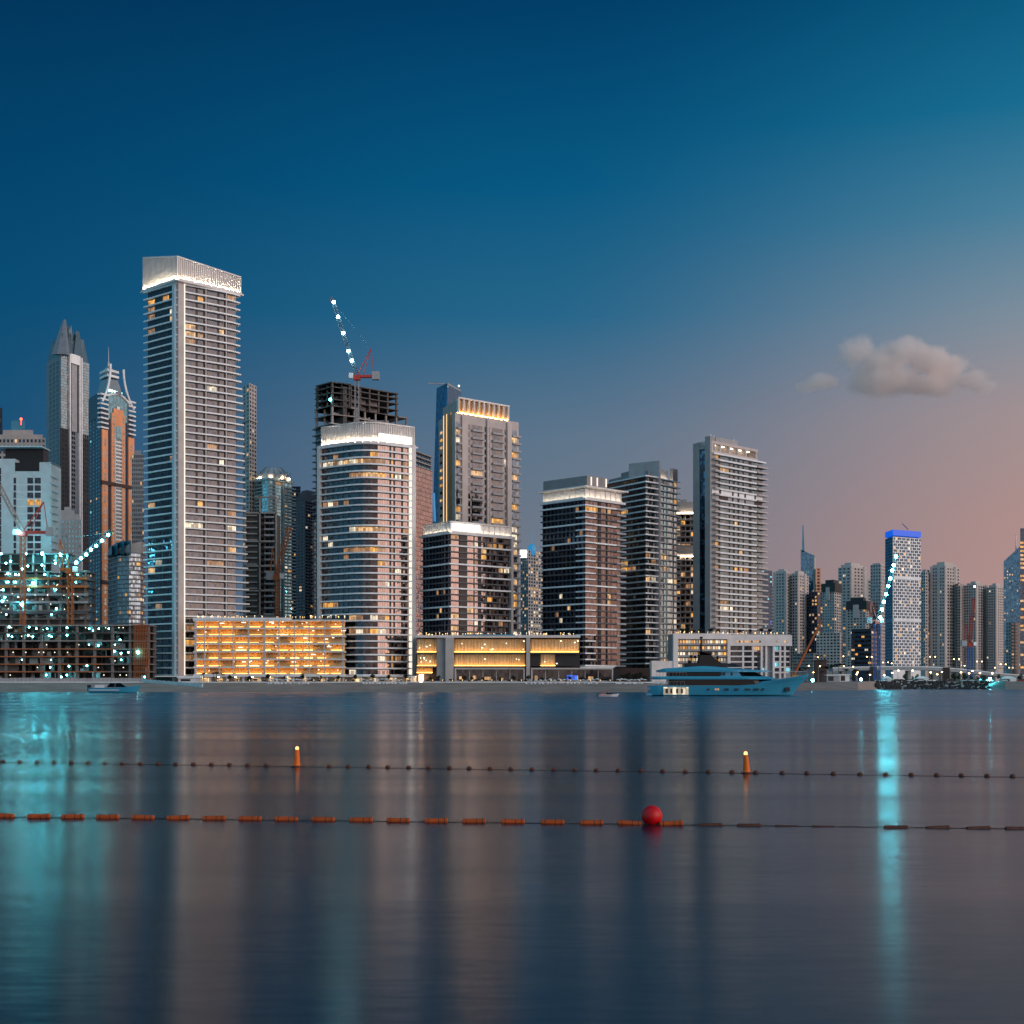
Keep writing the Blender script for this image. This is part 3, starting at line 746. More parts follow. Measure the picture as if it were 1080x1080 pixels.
Pc.box('pier', f, U(460.5), U(470), -10, -.4, G0, zt, 'beige2'); Pc.box('pier', f, U(470), U(478.5), -10, 1.2, G0, zt, 'pink')
Pc.box('pier', f, U(555), U(559), -10, .9, G0, zt, 'pink')
for a, bb in ((479.5, 553.5), (560, 646.5)):
    Pc.box('shop_lintel', f, U(a), U(bb), -2, 1.3, yz(706), yz(704.4), 'pink')
    Pc.box('shop_jamb', f, U(a), U(a)+.6, -2, 1.3, G0, yz(706), 'pink'); Pc.box('shop_jamb', f, U(bb)-.6, U(bb), -2, 1.3, G0, yz(706), 'pink')
    n = int((bb-a)/13)
    for j in range(n):
        u0 = U(a)+.6+(U(bb)-U(a)-1.2)*j/n; u1 = U(a)+.6+(U(bb)-U(a)-1.2)*(j+1)/n
        Pc.win(f, u0+.15, u1-.15, G0+.9, yz(706), 'g_shop', -1.0, .3, 'shop_window')
        Pc.box('shop_sill', f, u0+.15, u1-.5, -1, -.4, G0+.2, G0+.9, 'pink')
        Pc.box('shop_post', f, u0-.15, u0+.15, -1.2, -.5, G0, yz(706), 'pink')
        if R_.random() < .5: Pc.win(f, u0+R_.uniform(.4, 1.5), u0+R_.uniform(2, 3.5), G0+1.2, G0+R_.uniform(2, 3.2), 'l_warm', -.9, .1, 'lit_display')
Pc.win(f, U(598), U(609), G0+1.2, yz(712), 'l_blue', -.85, .1, 'lit_display', 2)
Pc.box('roof_slab', f, U(612), U(648), -10, .9, yz(704.4), yz(703), 'white')
roof_lights(Pc, f, 0, U(610), zt+1.0, 70, 6, -5, .5)
rg = random.Random(12)
for j in range(26):
    lev = rg.choice([(688, 674), (702.5, 690)]); u = U(rg.choice([rg.uniform(480, 553), rg.uniform(560, 610), rg.uniform(440, 459)]))
    z = rg.uniform(yz(lev[0])+.8, yz(lev[1])-.8); Pc.box('ceiling_lamp', f, u, u+rg.choice([.35, .6]), -1.0, -.7, z, z+.45, 'whitespot')
Pc.finish()

# PG: white podium with louvred lit bay
f = fc(P(710, 600), P(837, 604)); Pg = Bld('podium', 'white framed podium with five rows of gold lit louvres and blue windows, behind the yacht', f[0]+f[1]*24)
k = 600/1500.0; U = lambda px: (px-710)*k; yz = lambda y: Z(y, 600)
Pg.box('wall', f, 0, U(837), -12, -1.5, G0, yz(668.5), 'beige2')
Pg.box('frame', f, 0, U(771), -1.5, .6, yz(674), yz(668), 'podiumlit'); Pg.box('frame', f, 0, U(715), -1.5, .6, G0, yz(674), 'podiumlit'); Pg.box('frame', f, U(768), U(771), -1.5, .6, G0, yz(674), 'podiumlit')
for i in range(5):
    zz = yz(679+i*6.3)
    Pg.box('louvre_shelf', f, U(715), U(768), -1.5, .1, zz-.5, zz+.15, 'slabgrey')
    for j in range(18):
        if R_.random() < .82: Pg.win(f, U(715)+j*1.17+.1, U(715)+j*1.17+R_.uniform(.6, 1.1), zz+.3, zz+1.5, R_.choice(['l_gold', 'l_warm', 'l_white', 'l_white']), -1.3, .2, 'louvre_window', 1)
Pg.box('white_band', f, U(771), U(837), -1.5, .3, yz(681), yz(669.5), 'podiumlit')
Pg.box('recess', f, U(770.5), U(776), -2, -1.2, G0, yz(668.5), 'grey')
for i in range(5):
    zz = yz(686.5+i*5.7)
    Pg.box('white_band', f, U(771), U(800), -1.5, 0, zz-.3, zz+.3, 'podiumlit'); Pg.box('white_band', f, U(817), U(834), -1.5, 0, zz-.3, zz+.3, 'podiumlit')
    for a, bb, g in ((771.5, 783, 'g_dark'), (785.5, 793.5, 'g_navy'), (796, 803, 'g_navy'), (805, 808, 'g_blue'), (819, 823, 'g_navy'), (825, 828, 'g_navy'), (830, 836, 'g_navy')):
        Pg.win(f, U(a), U(bb), zz+.4, zz+1.9, pick(R_, g, .1, ('l_cyan', 'l_warm')), -.9, .4)
for px in (784, 794.5, 804, 809, 817, 824, 829): Pg.box('white_post', f, U(px), U(px)+.8, -1.5, .05, G0, yz(681), 'podiumlit')
Pg.box('white_post', f, U(836), U(837.5), -1.5, .2, yz(681), yz(669.5), 'podiumlit')
for a, bb in ((778, 806), (820, 824), (829, 834)):
    for j in range(int((bb-a)/2.2)): Pg.win(f, U(a+j*2.2), U(a+j*2.2+1.6), yz(677.5), yz(675.5), R_.choice(['l_warm', 'l_gold', 'g_dark']), .36, .1, 'slot_window', 1)
Pg.box('plinth_wall', f, U(687)-0, U(710), -4, .2, G0, yz(697), 'podiumlit')
roof_lights(Pg, f, U(716), U(836), yz(668), 34, 9, -8, -1)
Pg.finish()

# ------------------------------------------------------------------ towers behind the front row
# H: wide beige tower with golden fins
Hv = [P(462.5, 702), P(480, 680), P(547, 706)]
H = block('broad beige tower with tall gilded fins on its left and a gold lattice crown', Hv, 435, 672, 'pink', (0, 0), 28, fin=False, ref=680)
f = H.f[1]; rg = random.Random(5); h = (Z(444, 680)-Z(672, 680))/28
for i in range(28):
    z = Z(672, 680)+h*i
    for a, bb in ((.20, .235), (.25, .42), (.445, .475), (.505, .54), (.57, .74), (.765, .79)):
        up = i > 12
        H.win(f, f[3]*a, f[3]*bb, z+.5, z+h*.85, pick(rg, 'g_pale' if up else 'g_dark', .06), .05)
    for a, bb in ((.25, .42), (.57, .74)): H.box('balcony', f, f[3]*a-.3, f[3]*bb+.3, 0, 1.4, z-.15, z+.75, 'slabgrey')
    H.box('end_balcony', f, f[3]*.88, f[3]*1.02, -1, 1.2, z, z+.9, 'slabgrey')
    H.win(f, f[3]*.89, f[3]*.97, z+1.0, z+h-.2, pick(rg, 'g_dark', .35), .05)
    H.box('corner_balcony', f, f[3]*.02, f[3]*.075, 0, 1.5, z, z+.9, 'slabgrey')
    H.win(f, f[3]*.015, f[3]*.075, z+1.0, z+h-.2, pick(rg, 'g_dark', .5), .05)
for a, bb in ((.09, .165), (.478, .502), (.80, .87)): H.box('pilaster', f, f[3]*a, f[3]*bb, 0, 1.0, Z(672, 680), Z(437, 680), 'pink')
fl0 = H.f[0]
for i, (a, m) in enumerate(((.38, 'goldscreen'), (.47, 'pink'), (.56, 'goldscreen'), (.65, 'pink'), (.74, 'goldscreen'))):
    H.box('gilded_fin', fl0, fl0[3]*a, fl0[3]*(a+.075), 0, 1.0+.2*(i % 2), Z(672, 688), Z(437, 688), m)
for k in (.44, .62): H.box('light_strip', fl0, fl0[3]*k, fl0[3]*k+.9, .1, 1.3, Z(672, 688), Z(437, 688), lamp('fin_led_%d' % int(k*100), (1, .60, .26), 1.3, False))
for i in range(28):
    z = Z(672, 680)+h*i; H.win(fl0, fl0[3]*.10, fl0[3]*.24, z+.6, z+1.8, pick(rg, 'g_dark', .6, ('l_gold', 'l_warm')), .1)
tb = [P(464, 712), P(483, 684), P(537, 706)]
H.prism('roof_storey', close(tb), Z(436, 680), Z(436, 680)+1, 'pink')
H.prism('roof_storey', offset(close(tb), -1.2), Z(436, 680)+1, Z(419, 684), 'beige')
ft = fc(tb[1], tb[2])
b_ = Z(436, 680)+1.0; t_ = Z(418.5, 684)
for k in range(11): H.box('crown_post', ft, ft[3]*k/10.3, ft[3]*k/10.3+.7, -.8, .4, b_, t_, 'white')
H.box('crown_rail', ft, 0, ft[3], -.8, .5, t_-.7, t_, 'white')
for k in range(10): H.box('bronze_panel', ft, ft[3]*k/10.3+.9, ft[3]*(k+1)/10.3-.3, -1.1, -.9, b_, t_-.7, 'goldscreen')
H.box('light_strip', ft, 0, ft[3], -.4, -.1, b_+.1, b_+.4, 'crowngold')
H.prism('roof_storey', offset(close(tb), -3), t_-1, t_-.2, 'grey')
H.finish()

# I: slim blue tower
def taper(name, label, vis0, vis1, z1, mats, ztop=None, depth=None, cat='tower'):
    B = Bld(name, label, cat, vis0[0]); b = MB(); p0, p1 = close(vis0, depth, True), close(vis1, depth, True)
    b.prism(p0, G0-.5, z1, 0, ztop, p1); b.build('glass_wall', mats, B.e); B.top = p1; return B
B = taper('glass_tower', 'slim curved blue glass tower behind the beige tower with gilded fins', [P(451, 830), P(468, 815), P(500, 835)], [P(460.5, 830), P(472, 815), P(486, 835)], Z(404, 815), M['g_bluetower'])
p0 = fc(P(455, 812), P(461, 812))
b = MB(); b.tube((*P(458.5, 811), Z(550, 811)), (*P(457.3, 811), Z(520, 811)), .8, 5); b.build('light_strip', 'cyanled', B.e)
B.prism('crown_ring', B.top, Z(405.5, 815), Z(403.5, 815), 'steel')
q = P(484, 822); b = MB(); b.ball((q.x, q.y, Z(407, 822)), .6, 8, 5); b.build('roof_lamp', 'whitespot', B.e)
b = MB(); b.tube((*P(452, 820), Z(404.5, 820)), (*P(474, 820), Z(405, 820)), .4, 4); b.build('maintenance_arm', 'steel', B.e)
# J: pink glass tower unfinished top
Jv = [P(432, 780), P(436, 776), P(456, 800)]
B = tower('glass_tower', 'pink reflective glass tower with an unfinished scaffolded top', Jv, Z(492, 780), Z(690, 780), 40, [segs(1, .0, 1, .06), segs(8, 0, 1, .06)], ['g_mid', 'g_rose'], wall='dark', slab=(None, .3, .1), lit_p=.01, seed=3, wh=1.0)
B.slabs('raw_deck', B.poly, [Z(y, 780) for y in (491, 486, 481, 476)], .5, 'conc')
for t in range(7):
    for ff in B.f: B.box('raw_column', ff, ff[3]*t/6.5, ff[3]*t/6.5+.5, -1, -.4, Z(491, 780), Z(474+R_.random()*3, 780), 'concdark')
B.finish()

def frame(B, f, zs, cols, depth, deck='conc', col='conc', edge=.45, colw=.8, core=None, over=.4, netp=0, backs=.5):
    """raw concrete decks on columns"""
    for z in zs: B.box('deck', f, -over, f[3]+over, -depth, over, z-.25, z+.25, deck)
    for k in range(cols):
        u = (f[3]-colw)*k/(cols-1); B.box('column', f, u, u+colw, -colw-.1, -.1, zs[0]-3 if k == -1 else zs[0], zs[-1], col)
        B.box('column', f, u, u+colw, -depth+.3, -depth+.3+colw, zs[0], zs[-1], col)
    if core: B.box('core_wall', f, f[3]*core[0], f[3]*core[1], -depth*.8, -depth*backs, zs[0], zs[-1]+core[2], 'conc')
# K: construction tower with crane
Kv = [P(333, 700), P(350, 684), P(430, 716)]
K = tower('unfinished_tower', 'tall unfinished concrete tower with open top floors, behind the rounded corner tower', Kv, Z(447, 684), Z(700, 684), 36, [segs(4), segs(8)], ['g_navy', 'g_dark'], wall='concdark', slab=('slabgrey', .5, 1.6), lit_p=.02, seed=2)
ff = K.f[1]; f0 = K.f[0]
tops = [Z(y, 684) for y in (447, 437, 428)]
up = [Z(y, 684) for y in (428, 421, 414, 408, 403)]
frame(K, ff, tops, 8, 14); frame(K, f0, tops, 3, 14)
fu = (ff[0], ff[1], ff[2], ff[3]*.86); frame(K, fu, up, 8, 13, deck='concdark', col='concdark'); frame(K, f0, up, 4, 10, deck='concdark', col='concdark')
K.box('core_wall', ff, ff[3]*.12, ff[3]*.50, -6, -4, Z(428, 684), Z(411, 684), 'slabgrey'); K.box('core_wall', ff, ff[3]*.54, ff[3]*.68, -6, -4, Z(428, 684), Z(413, 684), 'slabgrey')
K.box('core_wall', f0, f0[3]*.2, f0[3], -8, -6, Z(447, 684), Z(406, 684), 'concdark')
rg = random.Random(31)
for t in range(26):
    u = rg.uniform(0, ff[3]*.95); z = rg.choice([tops[0], tops[1]])+.3; b = MB(); a = rg.uniform(-.5, .5); b.obox(ff, u, u+rg.uniform(1.5, 5), -2.5, -2, z, z+.3, z0b=z+rg.uniform(0, 1.2), z1b=z+rg.uniform(1.3, 1.6)); b.build('scaffold_board', rg.choice(['conc', 'slabgrey', 'concdark']), K.e)
K.box('site_lamp', f0, f0[3]*.95, f0[3]*.95+1.2, .3, .9, Z(425, 690), Z(423, 690), 'floodsmall')
K.finish()
# L, M, N, O between T1 and T2
B = block('dark blue tower with a curved top behind the golden car park roof', [P(312, 760), P(322, 752), P(343, 770)], 528, 660, 'navy', (3, 8), 40, gl='g_navy', win=(.7, .6), lit_p=.03, seed=61, fin=False)
for i, y in enumerate((522, 518, 515.5)): B.prism('curved_roof', [B.cen+(p-B.cen)*(.95-.16*i) for p in B.poly], B.zt-.2, Z(y, 752), 'navy')
f = B.f[1]; B.box('pale_pier', f, f[3]*.35, f[3]*.62, 0, 1.2, Z(660, 752), Z(547, 752), 'pink')
B.slabs('ledge', [f[0]+f[1]*f[3]*.3+f[2]*2, f[0]+f[1]*f[3]*.66+f[2]*2, f[0]+f[1]*f[3]*.66, f[0]+f[1]*f[3]*.3], [Z(548+i*3.9, 752) for i in range(28)], .7, 'slab'); B.finish()
block('narrow dark slab tower behind the teal glass one', [P(300, 790), P(317, 790)], 513, 660, 'navy', (7,), 44, gl='g_navy', lit_p=.05, seed=62, depth=14)
Mv = [P(268, 730), P(283, 722), P(308, 738)]
B = tower('glass_tower', 'teal glass tower topped by a spiky lit ring, right of the tallest tower', Mv, Z(506, 722), Z(660, 722), 42, [[(.05, .95)], [(.06, .2), (.26, .56), (.66, .80), (.84, .97)]], ['g_teal', 'g_teal'], wall='cyanwhite', slab=(None, .3, .4), lit_p=.05, seed=13, wh=.9)
f = B.f[1]
for a, bb in ((.22, .25), (.58, .64)): B.box('white_rib', f, f[3]*a, f[3]*bb, 0, .9, Z(660, 722), Z(506, 722), 'cyanwhite')
B.slabs('balcony', [f[0]+f[1]*f[3]*.66+f[2]*1.6, f[0]+f[1]*(f[3]+1.2)+f[2]*1.6, f[0]+f[1]*(f[3]+1.2)-f[2]*2, f[0]+f[1]*f[3]*.66-f[2]*2], [Z(660-3.62*i, 722) for i in range(42)], .55, 'cyanwhite')
B.slabs('balcony', [f[0]+f[1]*f[3]*.04+f[2]*1.3, f[0]+f[1]*f[3]*.2+f[2]*1.3, f[0]+f[1]*f[3]*.2, f[0]+f[1]*f[3]*.04], [Z(660-3.62*i, 722) for i in range(42)], .55, 'cyanwhite')
B.prism('crown_ledge', offset(B.poly, .8), Z(506, 722), Z(503.5, 722), 'cyanwhite')
cq = sum(B.poly, Vector((0, 0)))/4; zr = Z(503.5, 722)
for k in range(14):
    t = 2*math.pi*k/14; b = MB(); b.tube((cq.x+9*math.cos(t), cq.y+9*math.sin(t), zr+1), (cq.x+4.0*math.cos(t), cq.y+4.0*math.sin(t), Z(489, 722)), .22, 4, .15); b.tube((cq.x+9*math.cos(t), cq.y+9*math.sin(t), zr+4), (cq.x+7*math.cos(t), cq.y+7*math.sin(t), zr), .25, 4); b.build('crown_rib', 'steel', B.e)
b = MB(); b.lathe((cq.x, cq.y, zr), [(7.5, 0), (7.5, 2.5), (4, 6), (3.8, 6.2)], 16); b.build('crown_drum', 'white', B.e)
for k in range(8):
    t = 2*math.pi*k/8; b = MB(); b.ball((cq.x+8.2*math.cos(t), cq.y+8.2*math.sin(t), zr+.8), .55, 6, 4); b.build('crown_lamp', 'uplight', B.e)
B.finish()
f = fc(P(258, 668), P(291.5, 668)); Nn = Bld('unfinished_block', 'grey brown balcony block inside a pale concrete frame, right of the tallest tower', f[0]+f[1]*7)
Nn.box('wall', f, 0, f[3], -12, -.8, G0, Z(542, 668), 'concdark')
for y in (541, 571, 597, 623, 650): Nn.box('frame_beam', f, 0, f[3], -1, .7, Z(y, 668)-.35, Z(y, 668)+.35, 'conc')
for px in (258, 273.5, 290.6): Nn.box('frame_post', f, (px-258)*.4453, (px-258)*.4453+.55, -1, .7, G0, Z(524 if px > 270 else 541, 668), 'conc')
Nn.box('frame_beam', f, 5, f[3], -1, .7, Z(525, 668), Z(523.7, 668), 'conc')
for i in range(18):
    z = Z(655-6.4*i, 668)
    Nn.box('balcony', f, f[3]*.62, f[3]*.94, -.8, .5, z, z+.8, 'slabgrey'); Nn.box('balcony', f, f[3]*.02, f[3]*.4, -.8, .5, z+.8, z+1.4, 'conc')
    for a in (.5, .66, .78): Nn.win(f, f[3]*a, f[3]*(a+.1), z+.9, z+2.4, 'g_dark', -.75, .1)
Nn.finish()
block('slim pale tower just behind the right edge of the tallest tower', [P(256, 735), P(263, 726), P(270.5, 734)], 404, 660, 'pink', (2, 3), 60, win=(.5, .6), seed=65, bands=(51, 37, 24))

# ------------------------------------------------------------------ left group
# Q: pyramid-crowned tower
Qv = [P(49, 912), P(64, 890), P(94, 915)]
Q = block('grey tower with a tall pointed crown of stepped blades at far left', Qv, 374, 610, 'greyshade', (0, 0), 40, fin=False, ref=890)
f0, f1 = Q.f
for a, bb, m in ((0, .26, 'g_coolpale'), (.30, .36, 'g_dark'), (.36, .55, 'slabgrey'), (.58, .63, 'dark'), (.70, 1.0, 'g_coolpale')):
    for i in range(26):
        z = Z(452, 890)+i*1.78
        if m[0] == 'g' and z < Z(377, 890): Q.win(f1, f1[3]*a+.2, f1[3]*bb-.2, z, z+1.6, m, .25)
    if m[0] != 'g': Q.box('pier', f1, f1[3]*a, f1[3]*bb, 0, .5, Z(452, 890), Z(374, 890), m)
for a in (.28, .62, .69): Q.box('pier', f1, f1[3]*a-.5, f1[3]*a+.5, 0, 1.3, G0, Z(371, 890), 'slab')
Q.box('cap_box', f1, f1[3]*.30, f1[3]*.62, -1, 1.5, Z(380, 890), Z(370, 890), 'slab')
for i in range(60):
    z = Z(607, 890)+i*2.9
    for a in (.05, .14, .38, .45, .76, .84, .92): Q.win(f1, f1[3]*a, f1[3]*a+.9, z, z+1.7, 'g_navy', .45) if z < Z(455, 890) else None
    for a in (.2, .45, .7) if z < Z(379, 890) else (): Q.win(f0, f0[3]*a, f0[3]*(a+.14), z, z+1.9, 'g_navy', .1)
for a, bb in ((-.02, .30), (.66, 1.02)): Q.box('lower_wing', f1, f1[3]*a, f1[3]*bb, 0, .4, G0, Z(451 if a < 0 else 456, 890), 'dark')
ap = Q.cen; zp = Z(331, 890)
def blade(base, top, z0, z1, mat):
    b = MB(); b.prism(base, z0, z1, 0, None, top); b.build('crown_blade', mat, Q.e)
P0 = Q.poly
def serrated(sc0, sc1, y0, y1, dip, mat):
    lo, hi, zt = [], [], []
    for k in range(4):
        p, q = P0[k], P0[(k+1) % 4]
        for t, up in ((0, 1), (.24, .25), (.28, .8), (.5, .15), (.72, .8), (.76, .25)):
            v = p+(q-p)*t-ap
            lo.append(ap+v*sc0); hi.append(ap+v*sc1); zt.append(Z(y1, 890)-dip*(1-up))
    b = MB(); b.prism(lo, Z(y0, 890), Z(y1, 890), 0, zt, hi); b.build('crown_blades', mat, Q.e)
serrated(.97, .74, 374, 348, 7, 'bladeteal'); serrated(.74, .42, 372, 338, 7, 'bladeteal'); serrated(.40, .16, 370, 332.5, 5, 'bladeteal')
cq = P0[1]; d = (cq-ap).normalized(); e = Vector((-d.y, d.x))
blade([cq-d*1-e*6, cq+d*1.5-e*2, cq+d*1.5+e*3.5, cq-d*3+e*5], [cq-d*13-e*.9, cq-d*12.5, cq-d*12.5+e*.6, cq-d*14+e*.6], Z(374, 890), Z(331.5, 890), 'greyshade')
e2 = (P0[2]-P0[1]).normalized(); q2 = P0[1]+(P0[2]-P0[1])*.62
blade([q2-e2*5, q2+e2*4, q2+e2*4+Vector((0, 4)), q2-e2*5+Vector((0, 4))], [q2-e2*6+Vector((0, 9)), q2-e2*4+Vector((0, 9)), q2-e2*4+Vector((0, 11)), q2-e2*6+Vector((0, 11))], Z(374, 890), Z(341, 890), 'bladeteal')
Q.finish()
# R: orange tower with swooping crown
Rv = [P(93.5, 842), P(106, 820), P(140.5, 846)]
Rt = block('orange stone and blue glass tower with a swooping lattice crown and spire', Rv, 432, 670, 'navy', (0, 0), 40, fin=False, ref=820)
f0, f1 = Rt.f; yz = lambda y: Z(y, 822)
for a, bb, top in ((.02, .19, 453), (.30, .72, 433), (.82, 1.0, 455)):
    Rt.box('orange_bay', f1, f1[3]*a, f1[3]*bb, 0, .8, G0, yz(top), 'orange_stone')
Rt.box('glass_bay', f1, f1[3]*.22, f1[3]*.80, .0, .35, yz(440), yz(412), 'g_teal'); Rt.box('dark_bay', f0, f0[3]*.05, f0[3]*.95, 0, .4, yz(440), yz(414), 'g_navy')
Rt.box('bay_gable', f1, f1[3]*.36, f1[3]*.66, 0, .8, yz(433), yz(428), 'orange_stone'); Rt.box('bay_gable', f1, f1[3]*.46, f1[3]*.55, 0, .9, yz(428), yz(425), 'slab')
Rt.box('tall_window', f1, f1[3]*.43, f1[3]*.59, .5, .86, yz(460), yz(446), 'g_teal')
Rt.box('white_panel', f1, f1[3]*.42, f1[3]*.60, .5, .9, yz(568), yz(460), 'slab')
for i in range(58):
    z = yz(438+4.0*i)
    for a in (.34, .64): Rt.win(f1, f1[3]*a, f1[3]*(a+.05), z, z+1.3, 'g_teal', .9)
    if 6 <= i <= 32:
        for a in (.44, .50, .56): Rt.win(f1, f1[3]*a, f1[3]*(a+.035), z, z+1.3, 'g_navy', 1.0)
    for a in (.4, .62) if i > 33 else (): Rt.win(f1, f1[3]*a, f1[3]*(a+.05), z, z+1.3, 'g_teal', .9)
    if i > 6 and i % 3:
        for a in (.085, .885): Rt.win(f1, f1[3]*a, f1[3]*(a+.05), z, z+1.7, 'g_teal', .9)
    for a in (.15, .4, .65, .85): Rt.win(f0, f0[3]*a, f0[3]*(a+.08), z, z+1.2, pick(R_, 'g_teal', .05, ('l_cyan', 'l_warm')), .1)
for y in (511, 616): Rt.box('belt', f1, -.3, f1[3]+.3, 0, 1.2, yz(y), yz(y-4), 'brown')
for i in range(8):
    z = yz(452-5*i)
    Rt.box('round_balcony', f1, -.9, f1[3]*.19, -1.5, 1.3, z, z+.9, 'slab'); Rt.box('round_balcony', f1, f1[3]*.82, f1[3]+.9, -1.5, 1.3, z, z+.9, 'slab')
def swoop(u0, u1, y0, y1, d, name='crown_rib'):
    b = MB(); pr = None
    for i in range(9):
        t = i/8; u = u0+(u1-u0)*(1-(1-t)**2.2); y = y0+(y1-y0)*t; q = f1[0]+f1[1]*(f1[3]*u)+f1[2]*d; p = (q.x, q.y, yz(y))
        if pr: b.tube(pr, p, .75, 5)
        pr = p
    b.build(name, 'slab', Rt.e)
swoop(.02, .26, 424, 382, 1); swoop(.98, .66, 424, 384, 1)
b = MB(); pr = None
for i in range(11):
    t = i/10; q = f1[0]+f1[1]*(f1[3]*(.2+.66*t))+f1[2]*.6; p = (q.x, q.y, yz(416-5.5*math.sin(math.pi*t)+3*t))
    if pr: b.tube(pr, p, .7, 5)
    pr = p
b.build('crown_arch', 'slab', Rt.e)
Rt.prism('crown_lattice', [P(102, 836), P(113, 825), P(129, 834), P(118, 845)], yz(412), yz(396), 'steel', poly2=[P(106, 838), P(113.5, 830), P(124.5, 836), P(117, 842)])
for y in (394, 388.5): Rt.prism('crown_ring', offset([P(105, 838), P(113, 828), P(125.5, 836), P(117, 844)], 0), yz(y), yz(y-2.4), 'slab')
for k in range(6): Rt.box('crown_lamp', f1, f1[3]*(.24+.07*k), f1[3]*(.24+.07*k)+.8, .2, .9, yz(411), yz(409), lamp('crown_green_%d' % k, (.5, 1, .75), 5, False))
q = P(114.5, 834); b = MB(); b.lathe((q.x, q.y, yz(388)), [(2.6, 0), (2.4, 2), (1.0, 3.6), (.6, 6), (.3, 7), (.12, 15)], 8); b.build('spire', 'steel', Rt.e)
Rt.finish()
block('grey balcony tower in the gap left of the tallest tower', [P(139, 770), P(152, 770)], 479, 640, 'beige2', (6,), 34, win=(.5, .6), lit_p=.06, seed=71, depth=14, caps=((.5, 5, None),))
# U: rounded building with curved roof
Uc = [P(114, 690), P(124, 676), P(136, 672), P(148, 675), P(153, 686)]
Ut = tower('office_tower', 'round fronted building under a curved teal roof, left of the tallest tower', Uc, Z(583, 674), Z(662, 674), 17, [segs(5), segs(6), segs(6), segs(6)], ['g_navy', 'g_blue', 'g_blue', 'g_mid'], wall='grey', slab=('slabgrey', .5, .5), lit_p=[.0, .06, .10, .16], seed=14, cluster=False)
zt = Z(583, 674)
Ut.prism('pink_parapet', offset(close(Uc), .4), zt, zt+3, 'pink', ztop=[zt+.6, zt+2, zt+3.5, zt+5.5, zt+5.5, zt+3])
b = MB(); pts = [(114, 580), (118, 575), (124, 571.5), (131, 570), (138, 570.5)]
for (a, ya), (c_, yc) in zip(pts, pts[1:]):
    b.prism([P(a, 678), P(c_, 671), P(c_, 690), P(a, 694)], zt-1, Z(yc, 674), 0, [Z(ya, 674), Z(yc, 674), Z(yc, 674), Z(ya, 674)])
b.build('curved_roof', 'teal', Ut.e); Ut.finish()
block('pinkish stepped apartment block between the cyan lit hotel and the orange tower', [P(57, 740), P(86, 740)], 548, 700, 'pink', (8,), 30, gl='g_teal', win=(.45, .55), lit_p=.05, seed=72, depth=18, caps=((.82, 6, None), (.5, 5, None), (.25, 4, None)))
# W: slab building, its cyan floodlight partly put into a bluish render
f = fc(P(-12, 640), P(54, 640)); Wt = Bld('hotel', 'pale slab building washed in cyan light with a black roof recess, at left edge', f[0]+f[1]*14)
k = 640/1500; U = lambda px: (px+12)*k; yz = lambda y: Z(y, 640)
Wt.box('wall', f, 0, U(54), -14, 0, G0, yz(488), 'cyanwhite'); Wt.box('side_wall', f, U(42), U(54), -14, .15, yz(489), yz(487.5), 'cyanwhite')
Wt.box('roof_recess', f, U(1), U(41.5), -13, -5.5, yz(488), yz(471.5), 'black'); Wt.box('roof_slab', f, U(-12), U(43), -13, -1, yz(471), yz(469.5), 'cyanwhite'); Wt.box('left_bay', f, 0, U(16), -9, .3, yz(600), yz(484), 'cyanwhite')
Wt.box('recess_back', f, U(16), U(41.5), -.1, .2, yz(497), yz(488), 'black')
Wt.box('roof_lamp', f, U(22), U(23.2), -5.4, -4.8, yz(490), yz(488), 'whitespot')
for i in range(13):
    z = yz(510+7.6*i)
    for a, bb in ((29, 35), (36.8, 43)):
        Wt.win(f, U(a), U(bb), z, z+2.6, 'l_gold' if i == 3 else 'g_dark', .1, .3, 'window', 2 if i == 3 else 0)
    Wt.win(f, U(14.6), U(17), z, z+2.6, 'g_dark', .36); Wt.win(f, U(-4), U(1.5), z+4, z+7, 'g_dark', .36)
    Wt.box('string_course', f, U(17), U(44), 0, .12, z-.75, z-.5, 'slab')
    Wt.box('edge_balcony', f, U(53), U(56), -8, 0, z+3, z+3.6, 'cyanwhite')
Wt.finish()
block('beige roofed block with a dark rooftop tank behind the cyan lit building', [P(-10, 770), P(48, 770)], 462, 640, 'beige', (14,), 30, seed=73, depth=20, caps=((.9, 4, None), (.55, 6, None), (.25, 11, 'teal', 'roof_tank')))
q = P(22.3, 762); b = MB(); b.tube((q.x, q.y, Z(448, 762)), (q.x, q.y, Z(442, 762)), .15, 4); b.ball((q.x, q.y, Z(442, 762)), .7, 8, 5); tag(b.build('aviation_lamp', 'beacon'), 'small red aviation lamp on a mast above the rooftop tank', 'lamp')
block('sliver of a dark tower cut by the left picture edge', [P(-20, 800), P(2.5, 800)], 430, 640, 'dark', (6,), 40, seed=74, depth=16, lit_p=.3)

